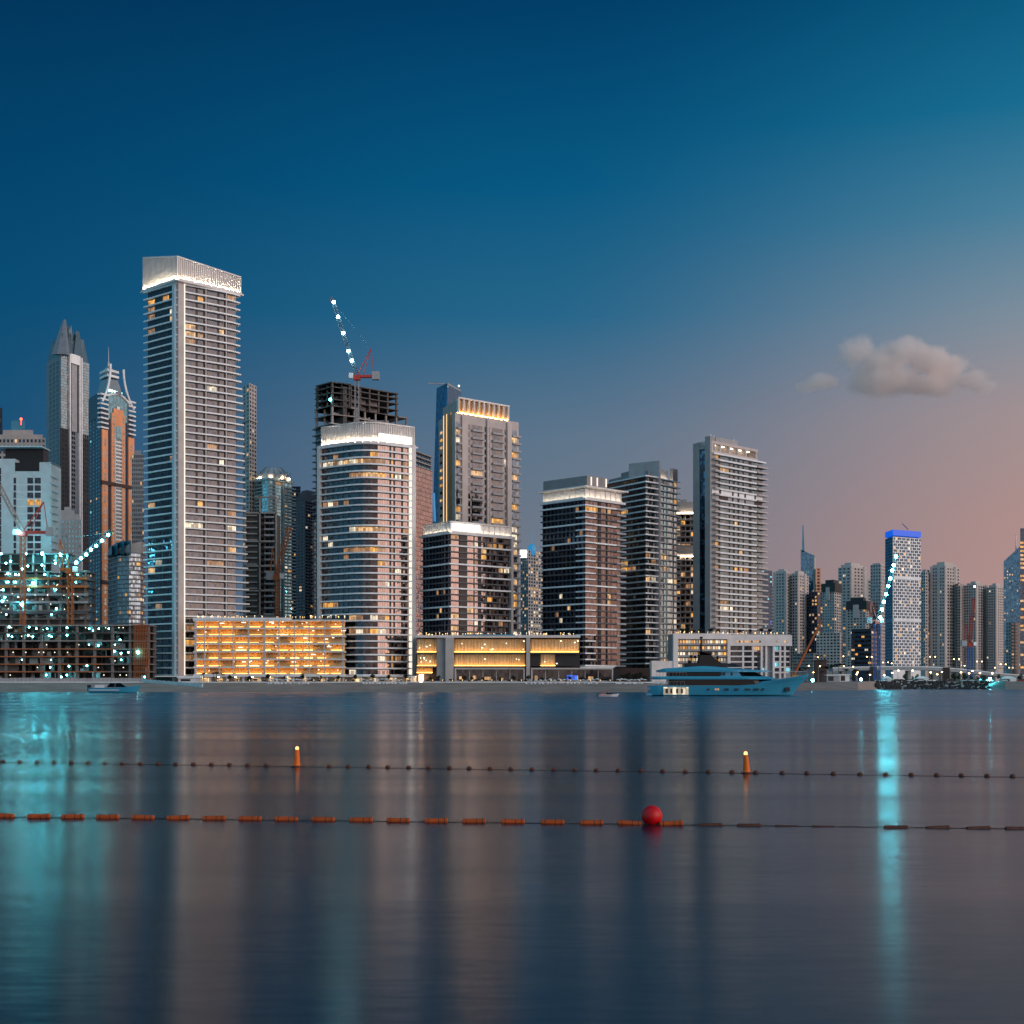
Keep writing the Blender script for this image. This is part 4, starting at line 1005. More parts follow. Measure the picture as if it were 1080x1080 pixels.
# construction podium and the lit site above it
f = fc(P(-14, 590), P(157, 590)); Cp = Bld('building_site', 'wide raw concrete podium of open floors lit by floodlights at the left edge', f[0]+f[1]*34, z=G0)
k = 590/1500; U = lambda px: (px+14)*k; yz = lambda y: Z(y, 590)
decks = [yz(y) for y in (716, 708.5, 700.5, 692.5, 684.5, 676, 667.5, 659.5)]
frame(Cp, f, decks, 10, 12, colw=1.0, deck='concsite', col='concsite')
Cp.box('back_wall', f, 0, f[3], -12.3, -12, G0, decks[-1], 'concdark')
rg = random.Random(77)
for i in range(7):
    for j in range(26):
        u = rg.uniform(0, f[3]-2); z = decks[i]+.25; w = rg.uniform(.3, 2.2); d = rg.uniform(-10, -1.5)
        if rg.random() < .5: Cp.box('stacked_formwork', f, u, u+w, d-.5, d, z, z+rg.uniform(.4, 2.4), rg.choice(['conc', 'concdark', 'rust', 'dark', 'slabgrey']))
    for j in range(9):
        u = rg.uniform(0, f[3]-3); Cp.box('partition', f, u, u+rg.uniform(1, 4), -7, -6.8, decks[i]+.25, decks[i+1]-.25, rg.choice(['conc', 'slabgrey', 'concdark']))
    Cp.box('edge_board', f, 0, f[3]*rg.uniform(.7, 1), .42, .55, decks[i+1]-.2, decks[i+1]+.15, rg.choice(['rust', 'conc', 'brown']))
Cp.box('scaffold_net', f, U(141), U(156), -4, .3, yz(700), yz(660), 'brown')
b = MB()
for j in range(9):
    b.tube((*(f[0]+f[1]*U(142+j*2)+f[2]*.8), yz(716)), (*(f[0]+f[1]*U(142+j*1.6)+f[2]*.8), yz(658)), .12, 4)
for j in range(12): b.tube((*(f[0]+f[1]*U(141)+f[2]*.8), yz(714-j*5)), (*(f[0]+f[1]*U(158)+f[2]*.8), yz(714-j*5)), .12, 4)
b.build('scaffold', 'rust', Cp.e)
def site_lamps(B, f, U, lst, mat, r, d=.6):
    for px, y in lst:
        q = f[0]+f[1]*U(px)+f[2]*d; b = MB(); b.ball((q.x, q.y, Z(y, q.y)), r, 8, 6); b.build('floodlight', mat, B.e, (q.x, q.y, Z(y, q.y)))
site_lamps(Cp, f, U, [(rg.uniform(-5, 136), rg.choice((663, 671.5, 680, 688, 696, 704, 712))) for _ in range(20)], 'floodsmall', .28, -5)
site_lamps(Cp, f, U, [(146.5, 688)], 'floodsmall', .6, 1.5)
site_lamps(Cp, f, U, [(8, 670), (29, 670), (51, 670.5), (70, 670), (72, 703), (98, 665), (103, 681), (24, 681), (62, 689), (64, 714), (120, 687), (127, 689), (135, 688), (91, 702), (152, 714), (9, 661), (30, 661.5), (44, 664), (70, 662), (126, 675), (146, 681)], 'floodsmall', .32, -.9)
site_lamps(Cp, f, U, [(rg.uniform(2, 150), rg.choice((662, 671, 680, 688, 697, 704, 712))) for _ in range(34)], 'whitespot', .22, -1.2)
for a, y in ((27, 697), (88, 677), (113, 681), (36, 697)):
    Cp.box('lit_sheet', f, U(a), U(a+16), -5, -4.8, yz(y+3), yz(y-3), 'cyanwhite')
Cp.finish()
f = fc(P(-16, 622), P(91, 622)); Cu = Bld('building_site', 'upper raw concrete floors crowded with cyan floodlights and rusty edge boards, below the crane', f[0]+f[1]*22)
k = 622/1500; U = lambda px: (px+16)*k; yz = lambda y: Z(y, 622)
decks = [yz(y) for y in (716, 653, 644, 635.5, 626.5, 619, 611, 603)]
frame(Cu, f, decks, 9, 14, colw=.9, deck='concsite', col='concsite')
Cu.box('back_wall', f, 0, f[3]*.97, -9.3, -9, G0, yz(600), 'conc')
for y, m in ((610, 'rust'), (618.5, 'rust'), (646, 'slabdark'), (635, 'slabgrey'), (627, 'slabgrey')): Cu.box('edge_board', f, -.5, f[3]+1, .42, .8, yz(y+1.4), yz(y-1), m)
for j in range(90):
    u = rg.uniform(0, f[3]-2); i = rg.randrange(1, 7); Cu.box('stacked_formwork', f, u, u+rg.uniform(.4, 2.5), -6, -rg.uniform(1, 5), decks[i]+.25, decks[i]+rg.uniform(.8, 3.2), rg.choice(['cyanwhite', 'conc', 'slabgrey', 'concdark', 'dark']))
fu = (f[0]-f[2]*2, f[1], f[2], U(70)); dk = [yz(y) for y in (603, 594, 584)]
frame(Cu, fu, dk, 8, 10, colw=.8, deck='concdark')
Cu.box('back_wall', fu, 0, fu[3], -6.3, -6, yz(603), yz(582), 'concdark')
site_lamps(Cu, f, U, [(rg.uniform(-5, 86), rg.choice((606, 614, 622, 630, 639, 648))) for _ in range(16)], 'floodsmall', .30, -4.5)
site_lamps(Cu, f, U, [(45.5, 584), (65, 585), (36, 615), (24, 637.5)], 'flood', .6, 1.2)
site_lamps(Cu, f, U, [(7, 594), (45, 596), (59, 594), (30, 597), (80, 594), (9, 605), (31, 622), (2, 584), (28, 584), (56, 603), (48, 606), (24, 600), (3, 634), (60, 642), (17, 606), (12, 592), (4, 622)], 'floodsmall', .40, .9)
site_lamps(Cu, f, U, [(rg.uniform(-2, 88), rg.uniform(590, 650)) for _ in range(40)], 'whitespot', .22, .7)
Cu.finish()
# site hoarding along the beach head
f = fc(P(-20, 572), P(152, 572)); Ho = Bld('hoarding', 'grey panel hoarding along the beach in front of the building site', f[0])
for j in range(40): Ho.box('panel', f, f[3]*j/40, f[3]*(j+1)/40-.12, -.1, .1, G0-.4, G0+R_.uniform(1.7, 2.0), 'hoard')
f = fc(P(150, 572), P(214, 548)); Hb = Bld('barrier_row', 'row of pale blue site barriers stepping down the beach below the tallest tower', f[0])
for j in range(13): Hb.box('barrier', f, f[3]*j/13, f[3]*(j+1)/13-.25, -.2, .2, G0-1.8*(j/13)-.9, G0+1.3-1.8*(j/13), 'cyanwhite')
# ------------------------------------------------------------------ far towers on the right
block('narrow blue building with blue lit edge right behind the balcony tower with the glass slot', [P(798, 760), P(814.5, 766)], 601, 680, 'navy', (6,), 30, gl='g_navy', lit_p=.1, seed=81, depth=14, pal=('l_blue', 'l_cyan'))
Yf = 1500
def far(label, l, c, r, top, wall, cl, cr, fl=36, **k):
    cl, cr, fl = max(1, round(cl*.68)), max(1, round(cr*.68)) if cr else 0, round(fl*.85)
    vis = [P(l, Yf+10), P(c, Yf), P(r, Yf+20)] if c else [P(l, Yf), P(r, Yf)]
    return block(label, vis, top, 706, wall, (cl, cr) if c else (cl,), fl, ref=Yf, **k)
far('grey beige tower nearest the balcony tower, with a small stepped roof', 815.5, 830, 835, 604, 'fartower', 8, 3, caps=((.75, 2.5, None), (.45, 2, None)), seed=82, lit_p=.02, ribs=((4, 0),))
far('grey beige tower with vertical ribs, left of the blue spire', 833, 841, 853, 606, 'fartower', 4, 7, caps=((.8, 2, None), (.5, 2.5, None)), seed=83, ribs=((3, 1),), lit_p=.03)
v0 = [P(844.5, 1700), P(859, 1700)]
B = taper('glass_tower', 'blue glass tower with a slanted top and a tall blade spire', v0, v0, Z(585, 1700), M['g_bluetower'], [Z(579.5, 1700), Z(586, 1700), Z(586, 1700), Z(579.5, 1700)], 20)
b = MB(); b.prism([P(845.8, 1700), P(848.6, 1700), P(848.6, 1706), P(845.8, 1706)], Z(582, 1700), Z(554, 1700), 0, None, [P(846.3, 1700), P(847.3, 1700), P(847.3, 1703), P(846.3, 1703)]); b.build('spire', 'teal', B.e)
ff = fc(*v0)
for i in range(10):
    for j in range(6):
        if R_.random() < .5: B.win(ff, ff[3]*(j+.3)/6, ff[3]*(j+.7)/6, Z(604+i*4, 1700), Z(602.4+i*4, 1700), R_.choice(['g_teal', 'g_dark', 'g_teal', 'l_warm']), .2)
B.box('gilded_edge', fc(P(859, 1699), P(861.5, 1703)), 0, 2.6, -8, 0, G0, Z(588, 1700), 'fartower'); B.finish()
Yf = 1690
far('thin pinkish gold tower sliver with a white lamp right of the blue spire', 861, None, 865.5, 599, 'orange_stone', 0, 0, depth=14, seed=84)
Yf = 1500
far('dark blue low tower in front of the spire with rows of yellow windows', 853, 862, 868, 624, 'navy', 5, 3, fl=26, gl='g_navy', lit_p=.22, seed=85)
def capped(label, l, c, r, top, **k):
    B = far(label, l, c, r, top+13, 'fartower', k.pop('cl', 7), k.pop('cr', 4), fl=k.pop('fl', 32), fin=False, lit_p=.04, **k)
    z = B.zt; B.prism('dark_roof', offset(B.poly, 1), z, Z(top+4, Yf), 'dark'); B.prism('dark_roof', [B.cen+(p-B.cen)*.7 for p in B.poly], Z(top+4, Yf)-.2, Z(top, Yf), 'dark')
    f = B.f[0]; B.box('gable', f, f[3]*.35, f[3]*.65, 0, 1.6, z-8, Z(top+8, Yf), 'fartower'); B.finish()
Yf = 1380
capped('pale tower with a dark mansard roof, left of a taller grey tower', 867.5, 880, 887, 611, seed=86)
Yf = 1560
far('tall grey beige tower with stacked roof steps between the two dark mansard roofs', 884, 897, 914, 598, 'fartower', 5, 8, caps=((.8, 3, None), (.55, 2.2, None)), seed=87, lit_p=.04, ribs=((4, 1),))
Yf = 1340
capped('wider pale tower with a dark mansard roof and lit yellow windows', 893.5, 913, 916.5, 629.5, seed=88, cl=9, cr=2, fl=26)
Yf = 1150
far('low pale square gridded block near the waterfront palms', 861, 886, 889, 667, 'fartower', 11, 2, fl=14, seed=89, lit_p=.02, gl='g_far', win=(.6, .5))
far('low dark banded office block with a few orange windows', 898, 919, 925, 664.5, 'navy', 9, 3, fl=11, gl='g_dark', win=(.9, .45), lit_p=.08, seed=90, caps=((.9, 1.6, 'dark'),))
far('low blue grey building with horizontal bands behind the yacht bow', 836, 858, 866, 689, 'grey', 8, 3, fl=6, gl='g_teal', win=(.9, .4), seed=91)
Yf = 1900
for px0, px1, y, lab in ((812, 834, 618, 'plain grey block filling the gap low beside the narrow blue building'), (849, 872, 616, 'plain grey block low behind the dark blue block with yellow windows'), (900, 936, 612, 'plain grey block behind the red crane and the blue crane mast'), (966, 1000, 608, 'plain grey block behind the left wing of the broad stepped cluster'), (1004, 1030, 619, 'plain grey block behind the gap between the broad and the paired clusters'), (1048, 1072, 622, 'plain grey block low behind the sloping blue glass tower')):
    far(lab, px0, None, px1, y, 'fartower', 8, 0, fl=30, seed=int(px0), depth=20, lit_p=.02, caps=((.6, 2, None),))
Yf = 1620
far('hazy beige tower left of the blue topped lattice tower', 918, 929, 934, 595, 'fartower', 6, 4, caps=((.7, 1.6, None),), seed=92, lit_p=.02)
far('grey tower seen between the dark mansard roof tower and the red crane', 908, None, 919, 634, 'grey', 6, 0, seed=93, depth=20)
# blue-topped lattice tower
Yf = 1000
vis = [P(934, 1018), P(942, 1000), P(971, 1014)]
B = block('pale lattice faced tower with a glowing blue roof band', vis, 566, 706, 'slab', (0, 0), 40, fin=False, ref=1000)
f0, f1 = B.f; rg = random.Random(15)
h = (B.zt-B.z0)/44
B.box('teal_side', f0, 0, f0[3], 0, .3, G0, B.zt, 'g_teal'); 
for i in range(44):
    z = B.z0+h*i
    if i in (16, 30): B.box('belt', f1, 0, f1[3], 0, .5, z, z+h, 'slab'); continue
    for j in range(13):
        w = f1[3]/13; s = .25*((i+j) % 2)
        B.win(f1, w*(j+.12+s*.6), w*(j+.72+s), z+.15, z+h*.78, pick(rg, 'g_navy', .10), .08)
    for j in range(4): B.win(f0, f0[3]*(j+.2)/4, f0[3]*(j+.75)/4, z+.3, z+h*.75, 'g_navy', .4)
B.prism('blue_band', offset(B.poly, .3), Z(564.5, 1000), Z(558.5, 1000), 'bluesign'); B.prism('dark_storey', offset(B.poly, -1), B.zt-.1, Z(565, 1000), 'dark')
b = MB(); q = vis[1]; b.tube((*P(958, 1004), Z(558, 1000)), (*P(951.5, 1004), Z(551.5, 1000)), .35, 4); b.build('roof_davit', 'blue', B.e); B.finish()
Yf = 1500
far('broad grey tower cluster with stepped roofs right of the blue topped tower', 981, 996, 1012, 598, 'fartower', 9, 9, caps=((.85, 3, None), (.55, 3, None)), seed=94, lit_p=.03, ribs=((3, 0), (4, 1)))
far('lower grey wing attached on the left of the broad stepped cluster', 970, 976, 983, 603, 'fartower', 4, 4, caps=((.6, 3, None),), seed=95, lit_p=.05)
far('grey wing with a flat dark top at the right of the broad stepped cluster', 1008, 1013, 1017, 615, 'fartower', 3, 3, seed=96)
far('paired grey beige tower with a red crane in front', 1016.5, 1029, 1041, 617, 'fartower', 7, 8, caps=((.75, 2.5, None), (.4, 2, None)), seed=97, ribs=((4, 1),), lit_p=.015)
far('paired grey beige tower just left of the sloping blue glass tower', 1040.5, 1050, 1061, 619, 'fartower', 6, 8, caps=((.75, 2.5, None), (.4, 2, None)), seed=98, ribs=((4, 1),), lit_p=.015)
v0 = [P(1058.5, 1300), P(1077, 1300)]
B = taper('glass_tower', 'blue glass tower with a sloping roof and mast at the right edge', v0, v0, Z(592, 1300), M['g_bluetower'], [Z(592, 1300), Z(575, 1300), Z(575, 1300), Z(592, 1300)], 20)
b = MB(); b.tube((*P(1071.5, 1302), Z(585, 1300)), (*P(1071.5, 1302), Z(563.5, 1300)), .6, 5, .3); b.build('mast', 'steel', B.e)
ff = fc(*v0); rg = random.Random(4)
for i in range(28):
    for j in range(7):
        if rg.random() < .35: B.win(ff, ff[3]*(j+.3)/7, ff[3]*(j+.7)/7, Z(600+i*3.4, 1300), Z(598.6+i*3.4, 1300), rg.choice(['g_teal', 'g_pale', 'l_warm', 'g_dark']), .2)
B.finish()
block('dark tower with rows of gold lit windows, cut by the right picture edge', [P(1076, 1180), P(1100, 1185)], 557, 706, 'navy', (6,), 34, gl='g_navy', win=(.9, .5), lit_p=.45, seed=99, depth=20, pal=('l_gold', 'l_warm'))
Yf = 1200
far('short pinkish block in front of the sloping blue glass tower', 1061, 1066, 1078, 656, 'beige', 3, 5, fl=16, seed=100, lit_p=.06)
block('tiny blue domed tower between the two front blocks, beige pier on its face', [P(549, 900), P(557, 890), P(573, 905)], 580, 700, 'beige2', (4, 6), 34, gl='g_navy', lit_p=.25, seed=101, fin=True, ref=890)
q = P(561, 895); b = MB(); b.ball((q.x, q.y, Z(580, 895)), 2.7, 12, 8, sz=1.5); b.tube((q.x, q.y, Z(578, 895)), (q.x, q.y, Z(560, 895)), .3, 4); tag(b.build('roof_dome', 'cyanled'), 'glowing blue dome with a mast on the small tower between the front blocks', 'dome')
q = P(552, 888); b = MB(); b.box(q.x-2.2, q.y-1, Z(588, 888), q.x+2.2, q.y+2, Z(580, 888)); tag(b.build('rooftop_screen', 'sign'), 'small white lit rooftop panel beside the blue dome', 'screen')

# ------------------------------------------------------------------ cranes
def lattice(b, p, q, w, r=.2, n=None):
    p, q = Vector(p), Vector(q); d = q-p; L = d.length; d.normalize()
    a = Vector((0, 1, 0)); c = d.cross(a).normalized()
    n = n or max(3, int(L/(w*1.2))); off = [a*w/2+c*w/2, a*w/2-c*w/2, -a*w/2-c*w/2, -a*w/2+c*w/2]
    for o in off: b.tube(p+o, q+o, r, 4)
    for i in range(n):
        for k in range(4):
            s, e = p+d*(L*i/n)+off[k], p+d*(L*(i+1)/n)+off[(k+1) % 4]; b.tube(s, e, r*.6, 3)
def crane(label, px, Y, y0, y1, tip, mats, lamps=(), w=1.8, lampmat='boomlamp', lr=.7, tail=9, group=None):
    base = P(px, Y); z0, z1 = Z(y0, Y), Z(y1, Y)
    e = empty('tower_crane', (base.x, base.y, z0), label, 'crane', group)
    b = MB(); lattice(b, (base.x, base.y, z0), (base.x, base.y, z1), w, .22); b.build('mast', mats[0], e)
    b = MB(); b.box(base.x-1.6, base.y-1.6, z1, base.x+1.6, base.y+1.6, z1+2.2); b.build('slewing_ring', mats[1], e)
    t = P(tip[0], Y); tp = Vector((t.x, t.y, Z(tip[1], Y))); rt = Vector((base.x, base.y, z1+2.2)); s = -1 if tp.x < rt.x else 1
    b = MB(); lattice(b, rt, tp, 1.5, .2); jb = b.build('jib', mats[2], e)
    b = MB(); b.box(min(rt.x, rt.x-s*tail), base.y-1.1, z1+1.2, max(rt.x, rt.x-s*tail), base.y+1.1, z1+2.4); b.build('counter_jib', mats[1], e)
    b = MB(); b.box(rt.x-s*tail-1.7, base.y-1.4, z1+.2, rt.x-s*tail+1.7, base.y+1.4, z1+4.0); b.build('counterweight', 'slabgrey', e)
    b = MB(); b.box(rt.x+s*1.7, base.y-2.4, z1+.6, rt.x+s*3.6, base.y-.8, z1+3); b.build('cab', 'slab', e)
    ap = Vector((rt.x-s*tail*.75, base.y, z1+15)); b = MB(); b.tube(rt, ap, .28, 4); b.tube(ap, (rt.x-s*tail*.9, base.y, z1+2.4), .22, 4); b.tube(rt+Vector((-s*3, 0, 0)), ap, .2, 4); b.build('a_frame', mats[1], e)
    b = MB(); b.tube(ap, rt+(tp-rt)*.93, .07, 3); b.build('cable', 'steel', e)
    b = MB(); hk = rt+(tp-rt)*.97; b.tube(tp, tp+Vector((s*.6, 0, -2)), .35, 4); b.build('jib_tip', mats[1], jb)
    for lx, ly in lamps:
        q = P(lx, Y-3.2); b = MB(); o = (q.x, q.y, Z(ly, Y)); b.ball(o, lr, 8, 6); b.build('boom_light', lampmat, jb, o)
    return e
crane('pale luffing crane with five white boom lights on the unfinished tower', 376.5, 683, 452, 401, (350, 314), ('slabgrey', 'red', 'jibgrey'), [(352, 320.5), (356.5, 336), (362, 353), (367.5, 372), (371, 382)], lampmat='boomlampdim', lr=.75)
crane('red and grey luffing crane rising from the lit site at the left edge', 24, 612, 660, 566, (-1, 512), ('rust', 'red', 'conc'), [(19.5, 562)], lampmat='floodsmall', lr=.8, tail=12)
crane('rust brown crane with white lights along its low jib, above the lit site', 74, 618, 660, 605, (118, 559), ('rust', 'rust', 'jibgrey'), [(80.5, 594), (85.5, 589.5), (91, 585.5), (96, 580.5), (101.5, 576.5), (107.5, 571), (114, 565)], lampmat='floodsmall', lr=.65, tail=6)
crane('tall crane on a blue mast with nine brilliant white lights up its jib', 925, 880, 718, 658, (947, 583), ('blue', 'red', 'jibdark'), [(945, 587.5), (942.8, 596.5), (941, 602), (939, 610.5), (936.8, 618.5), (934.6, 627), (932.3, 635), (930.2, 643), (928.3, 651.5)], w=3.2, lr=.95, tail=5)
crane('red crane folded upright on a blue mast in front of the paired grey towers', 1023, 930, 716, 682, (1027, 631), ('blue', 'red', 'red'), [(1028, 619)], w=2.8, lampmat='floodsmall', lr=.5, tail=4)
crane('rust brown crane jib rising in front of the teal glass tower', 292, 655, 668, 612, (305, 556), ('rust', 'rust', 'rust'), [], w=1.2, tail=3)
# mobile crane with orange telescopic boom
e0 = P(838, 690); e = empty('mobile_crane', (e0.x, e0.y, G0), 'mobile crane with a long slanting orange telescopic boom behind the yacht bow', 'crane')
z = lambda y: Z(y, 690)
b = MB(); b.box(e0.x-5, e0.y-1.3, G0+.7, e0.x+4, e0.y+1.3, G0+2.2); b.box(e0.x-1.5, e0.y-1.2, G0+2.2, e0.x+1.8, e0.y+1.2, G0+3.8); b.build('carrier', 'yellow', e)
for i in range(4):
    for s in (-1, 1):
        b = MB(); b.lathe((e0.x-3.8+2.2*i, e0.y+s*1.35, G0+.6), [(.15, -.18), (.6, -.18), (.6, .18), (.15, .18)], 10)
        b.v = [(x, e0.y+s*1.35+(zz-G0-.6), G0+.6+(y-e0.y-s*1.35)) for x, y, zz in b.v]; b.build('wheel', 'rubber', e)
a_, c_ = Vector((e0.x-.5, e0.y, G0+3.6)), Vector((*P(867, 690), z(653.5)))
for t0, t1, r in ((0, .45, .62), (.45, .78, .48), (.78, 1, .36)):
    b = MB(); b.tube(a_+(c_-a_)*t0, a_+(c_-a_)*t1, r, 6); b.build('boom_section', 'rust', e)

# ------------------------------------------------------------------ right waterfront: bridge, rocks, lamps, cars, trees
pts = [(878, 704.5), (905, 703.5), (935, 703), (960, 703), (985, 703.5), (1010, 705.3), (1035, 708), (1060, 710.8), (1090, 713)]
Yb = 960; e = empty('road_bridge', (*P(960, Yb), 4.6), 'long pale concrete road bridge curving down to the right behind the car park', 'bridge')
b = MB(); b2 = MB()
for (a, ya), (c, yc) in zip(pts, pts[1:]):
    ff = fc(P(a, Yb), P(c, Yb))
    b.obox(ff, 0, ff[3], -12, 0, Z(ya+3.6, Yb), Z(ya+.6, Yb), z0b=Z(yc+3.6, Yb), z1b=Z(yc+.6, Yb))
    b2.obox(ff, 0, ff[3], -.3, .25, Z(ya+.6, Yb), Z(ya-.5, Yb), z0b=Z(yc+.6, Yb), z1b=Z(yc-.5, Yb))
b.build('deck', 'slabgrey', e); b2.build('parapet', 'slab', e)
for px, yy in ((921, 703), (998, 704), (890, 704), (960, 703.5), (1040, 709)):
    b = MB(); q = P(px, Yb); w = 2.2 if px in (921, 998) else 1.0; b.box(q.x-w, q.y-.6 if w > 2 else q.y+2, 3.5, q.x+w, q.y+9, Z(yy+(0 if w > 2 else 3.6), Yb)); b.build('pier', 'black' if w > 2 else 'conc', e)
rg = random.Random(19)
b = MB()
for i in range(420):
    px = rg.uniform(924, 1043); t = rg.random(); Y = shore_y(px)+t*9-1; q = P(px, Y); zt = -.2+t*4.9; r = rg.uniform(.5, 1.15)
    b.ball((q.x, q.y, zt), r, 6, 4, sz=rg.uniform(.6, .95))
o = b.build('rock_breakwater', 'rock'); tag(o, 'dark boulder breakwater along the water below the parked cars', 'rocks', kind='stuff')
def street_lamp(label, px, Y, y0, y1, arms, group, mat='steel', r=.34):
    q = P(px, Y); z0, z1 = Z(y0, Y), Z(y1, Y); e = empty('street_lamp', (q.x, q.y, z0), label, 'street lamp', group)
    b = MB(); b.tube((q.x, q.y, z0), (q.x, q.y, z1), .14, 6, .09); b.lathe((q.x, q.y, z0), [(.28, 0), (.28, .35), (.15, .6)], 8); b.build('pole', mat, e)
    for s in arms:
        x = q.x+s*1.7; b = MB(); b.tube((q.x, q.y, z1-.3), (x, q.y, z1+.1), .07, 5); am = b.build('arm', mat, e)
        b = MB(); b.ball((x, q.y, z1-.1), r, 8, 6, sz=.7); b.build('lamp_head', 'street', am, (x, q.y, z1-.1))
for px, y1, y0 in ((983.7, 692.5, 704), (1008.7, 695, 706), (1033, 697.5, 708.5), (1058, 700.5, 711), (917, 692.5, 704), (934, 698.5, 704)):
    street_lamp('double armed street lamp standing on the long bridge', px, Yb+4, y0, y1, (-1, 1), 'double lamps along the bridge')
for px, y1, y0 in ((1052, 704, 711), (1067, 704, 712), (1020, 702, 707), (943, 699.5, 703.5)):
    street_lamp('single armed street lamp standing on the long bridge', px, Yb+5, y0, y1, (-1,), 'single lamps along the bridge')
for px, y1 in ((904, 709), (917, 711.5), (932, 712), (940.5, 709.5), (962, 707), (981, 709), (993, 708.6), (1013, 709), (1021.5, 710), (1025, 707.5), (1033, 709.7), (1046, 710), (903, 711), (988, 711), (947, 707)):
    street_lamp('low globe lamp among the cars and trees of the far waterfront', px, 890+R_.uniform(-8, 30), 718, y1, (0.2,), 'globe lamps on the far waterfront', r=.5)
for px, y1, Y in ((851, 702, 800), (863, 702.5, 800), (856, 709, 800), (888, 702.5, 820), (898, 703, 820), (861, 693, 1000), (888, 692, 1000)):
    street_lamp('tall street lamp among the palms behind the yacht bow', px, Y, 718.5, y1, (.6,), 'street lamps behind the yacht bow')
q = P(826, 606); street_lamp('post lamp in front of the white framed podium', 826, 606, 719, 695, (.2,), None, r=.4)
for px, Y, y in ((908, 860, 716.5), (857, 720, 717.5), (1044, 860, 716)):
    q = P(px, Y); e = empty('floodlight_mast', (q.x, q.y, ground_top(px)), {908: 'brilliant cyan white floodlight on a short mast left of the blue crane mast', 857: 'white floodlight on a short mast just right of the yacht bow', 1044: 'white floodlight on a short mast at the end of the breakwater'}[px], 'floodlight')
    b = MB(); b.tube((q.x, q.y, ground_top(px)), (q.x, q.y, Z(y, Y)), .12, 5); b.build('pole', 'steel', e); b = MB(); b.ball((q.x, q.y-.3, Z(y, Y)), .75, 8, 6); b.build('lamp_head', 'floodsmall' if px == 857 else 'flood', e)

def copy_tree(o, parent=None, loc=None):
    c = o.copy(); COL.objects.link(c); c.parent = parent
    for ch in [k for k in KIDS.get(o, [])]: copy_tree(ch, c)
    if loc is not None: c.location = loc; WL[c] = Vector(loc)
    return c
KIDS = {}
def kids(o, *ch): KIDS[o] = list(ch); return o
# clipped round tree
def leaf_crown(seed, c, r, n, size, sz=1.0, shell=.55, lumps=7):
    rg = random.Random(seed); b = MB(); L = []
    for _ in range(lumps):
        v = Vector((rg.gauss(0, 1), rg.gauss(0, 1), rg.gauss(0, 1))).normalized()*r*rg.uniform(.3, .62); L.append((v, r*rg.uniform(.35, .6)))
    for _ in range(n):
        v0, rr = rg.choice(L); d = Vector((rg.gauss(0, 1), rg.gauss(0, 1), rg.gauss(0, 1))).normalized()*rr*rg.uniform(shell, 1)
        p = Vector(c)+Vector((v0.x+d.x, v0.y+d.y, (v0.z+d.z)*sz)); a = Vector((rg.gauss(0, 1), rg.gauss(0, 1), rg.gauss(0, 1))).normalized()*size*rg.uniform(.6, 1.3); e = a.orthogonal().normalized()*size*.6; e.rotate(__import__('mathutils').Quaternion(a.normalized(), rg.uniform(0, 6.28)))
        b.face([p-a, p+e, p+a, p-e])
    return b
def make_tree(seed, h, r, label, cat, group, mat='foliage2', clear=.35):
    e = empty('clipped_tree', (0, 0, 0), label, cat, group)
    b = MB(); b.tube((0, 0, 0), (0.03, 0, h*clear), .09*h/3, 7, .06*h/3)
    for k in range(4): b.tube((.03, 0, h*clear), (math.cos(k*1.6)*r*.5, math.sin(k*1.6)*r*.5, h*clear+r*.7), .05*h/3, 5, .02)
    t = b.build('trunk', 'bark', e); c = leaf_crown(seed, (0, 0, h-r), r, 320, r*.17).build('crown', mat, e)
    return kids(e, t, c)
def make_palm(seed, h, label, cat, group):
    rg = random.Random(seed); e = empty('palm_tree', (0, 0, 0), label, cat, group)
    b = MB(); pr = Vector((0, 0, 0))
    for i in range(5):
        q = Vector((.12*math.sin(i*.8), .05*i, h*(i+1)/5)); b.tube(pr, q, .17-.012*i, 7, .17-.012*(i+1)); pr = q
    t = b.build('trunk', 'bark', e); b = MB()
    for k in range(22):
        az = rg.uniform(0, 6.28); up = rg.uniform(.1, 1.1); L = rg.uniform(1.6, 2.3)*h/5; p = pr.copy(); w = .32*h/5
        d = Vector((math.cos(az), math.sin(az), up)); sd = Vector((-math.sin(az), math.cos(az), 0))
        for i in range(6):
            n_ = p+d.normalized()*L/6; w2 = .32*h/5*(1-(i+1)/6.3)
            for s in (-1, 1):
                b.face([p, n_, n_+sd*s*w2-Vector((0, 0, w2*.7)), p+sd*s*w-Vector((0, 0, w*.7))])
            p = n_; d = d+Vector((0, 0, -.36)); w = w2
    c = b.build('fronds', 'foliage2', e)
    return kids(e, t, c)
def plant_row(src, places):
    """first use moves the tree itself, the rest are copies"""
    for i, (loc, s, rz) in enumerate(places):
        o = src if i == 0 else copy_tree(src)
        o.location = loc; o.scale = (s, s, s); o.rotation_euler = (0, 0, rz)
rg = random.Random(40)
tr = make_tree(1, 3.0, 1.05, 'round clipped dark tree in the row before the golden car park colonnade', 'tree', 'clipped trees along the colonnade')
plant_row(tr, [((*P(px, 588), G0), rg.uniform(1.0, 1.3), rg.uniform(0, 6)) for px in (242, 263, 282.5, 301, 319.5, 338, 357, 375, 393, 410, 428)])
tr = make_tree(2, 3.6, 1.15, 'bushy dark tree planted along the shop windows under the gold curtained bays', 'tree', 'trees along the shop row', clear=.3)
plant_row(tr, [((*P(px, 590), G0), rg.uniform(.7, 1.05), rg.uniform(0, 6)) for px in (454, 462, 489, 498, 509, 527, 542, 557, 572, 580, 601, 616, 630)])
tr = make_tree(3, 5.0, 1.9, 'leafy dark tree at the foot of the dark banded tower left of the yacht', 'tree', 'trees left of the yacht', clear=.25)
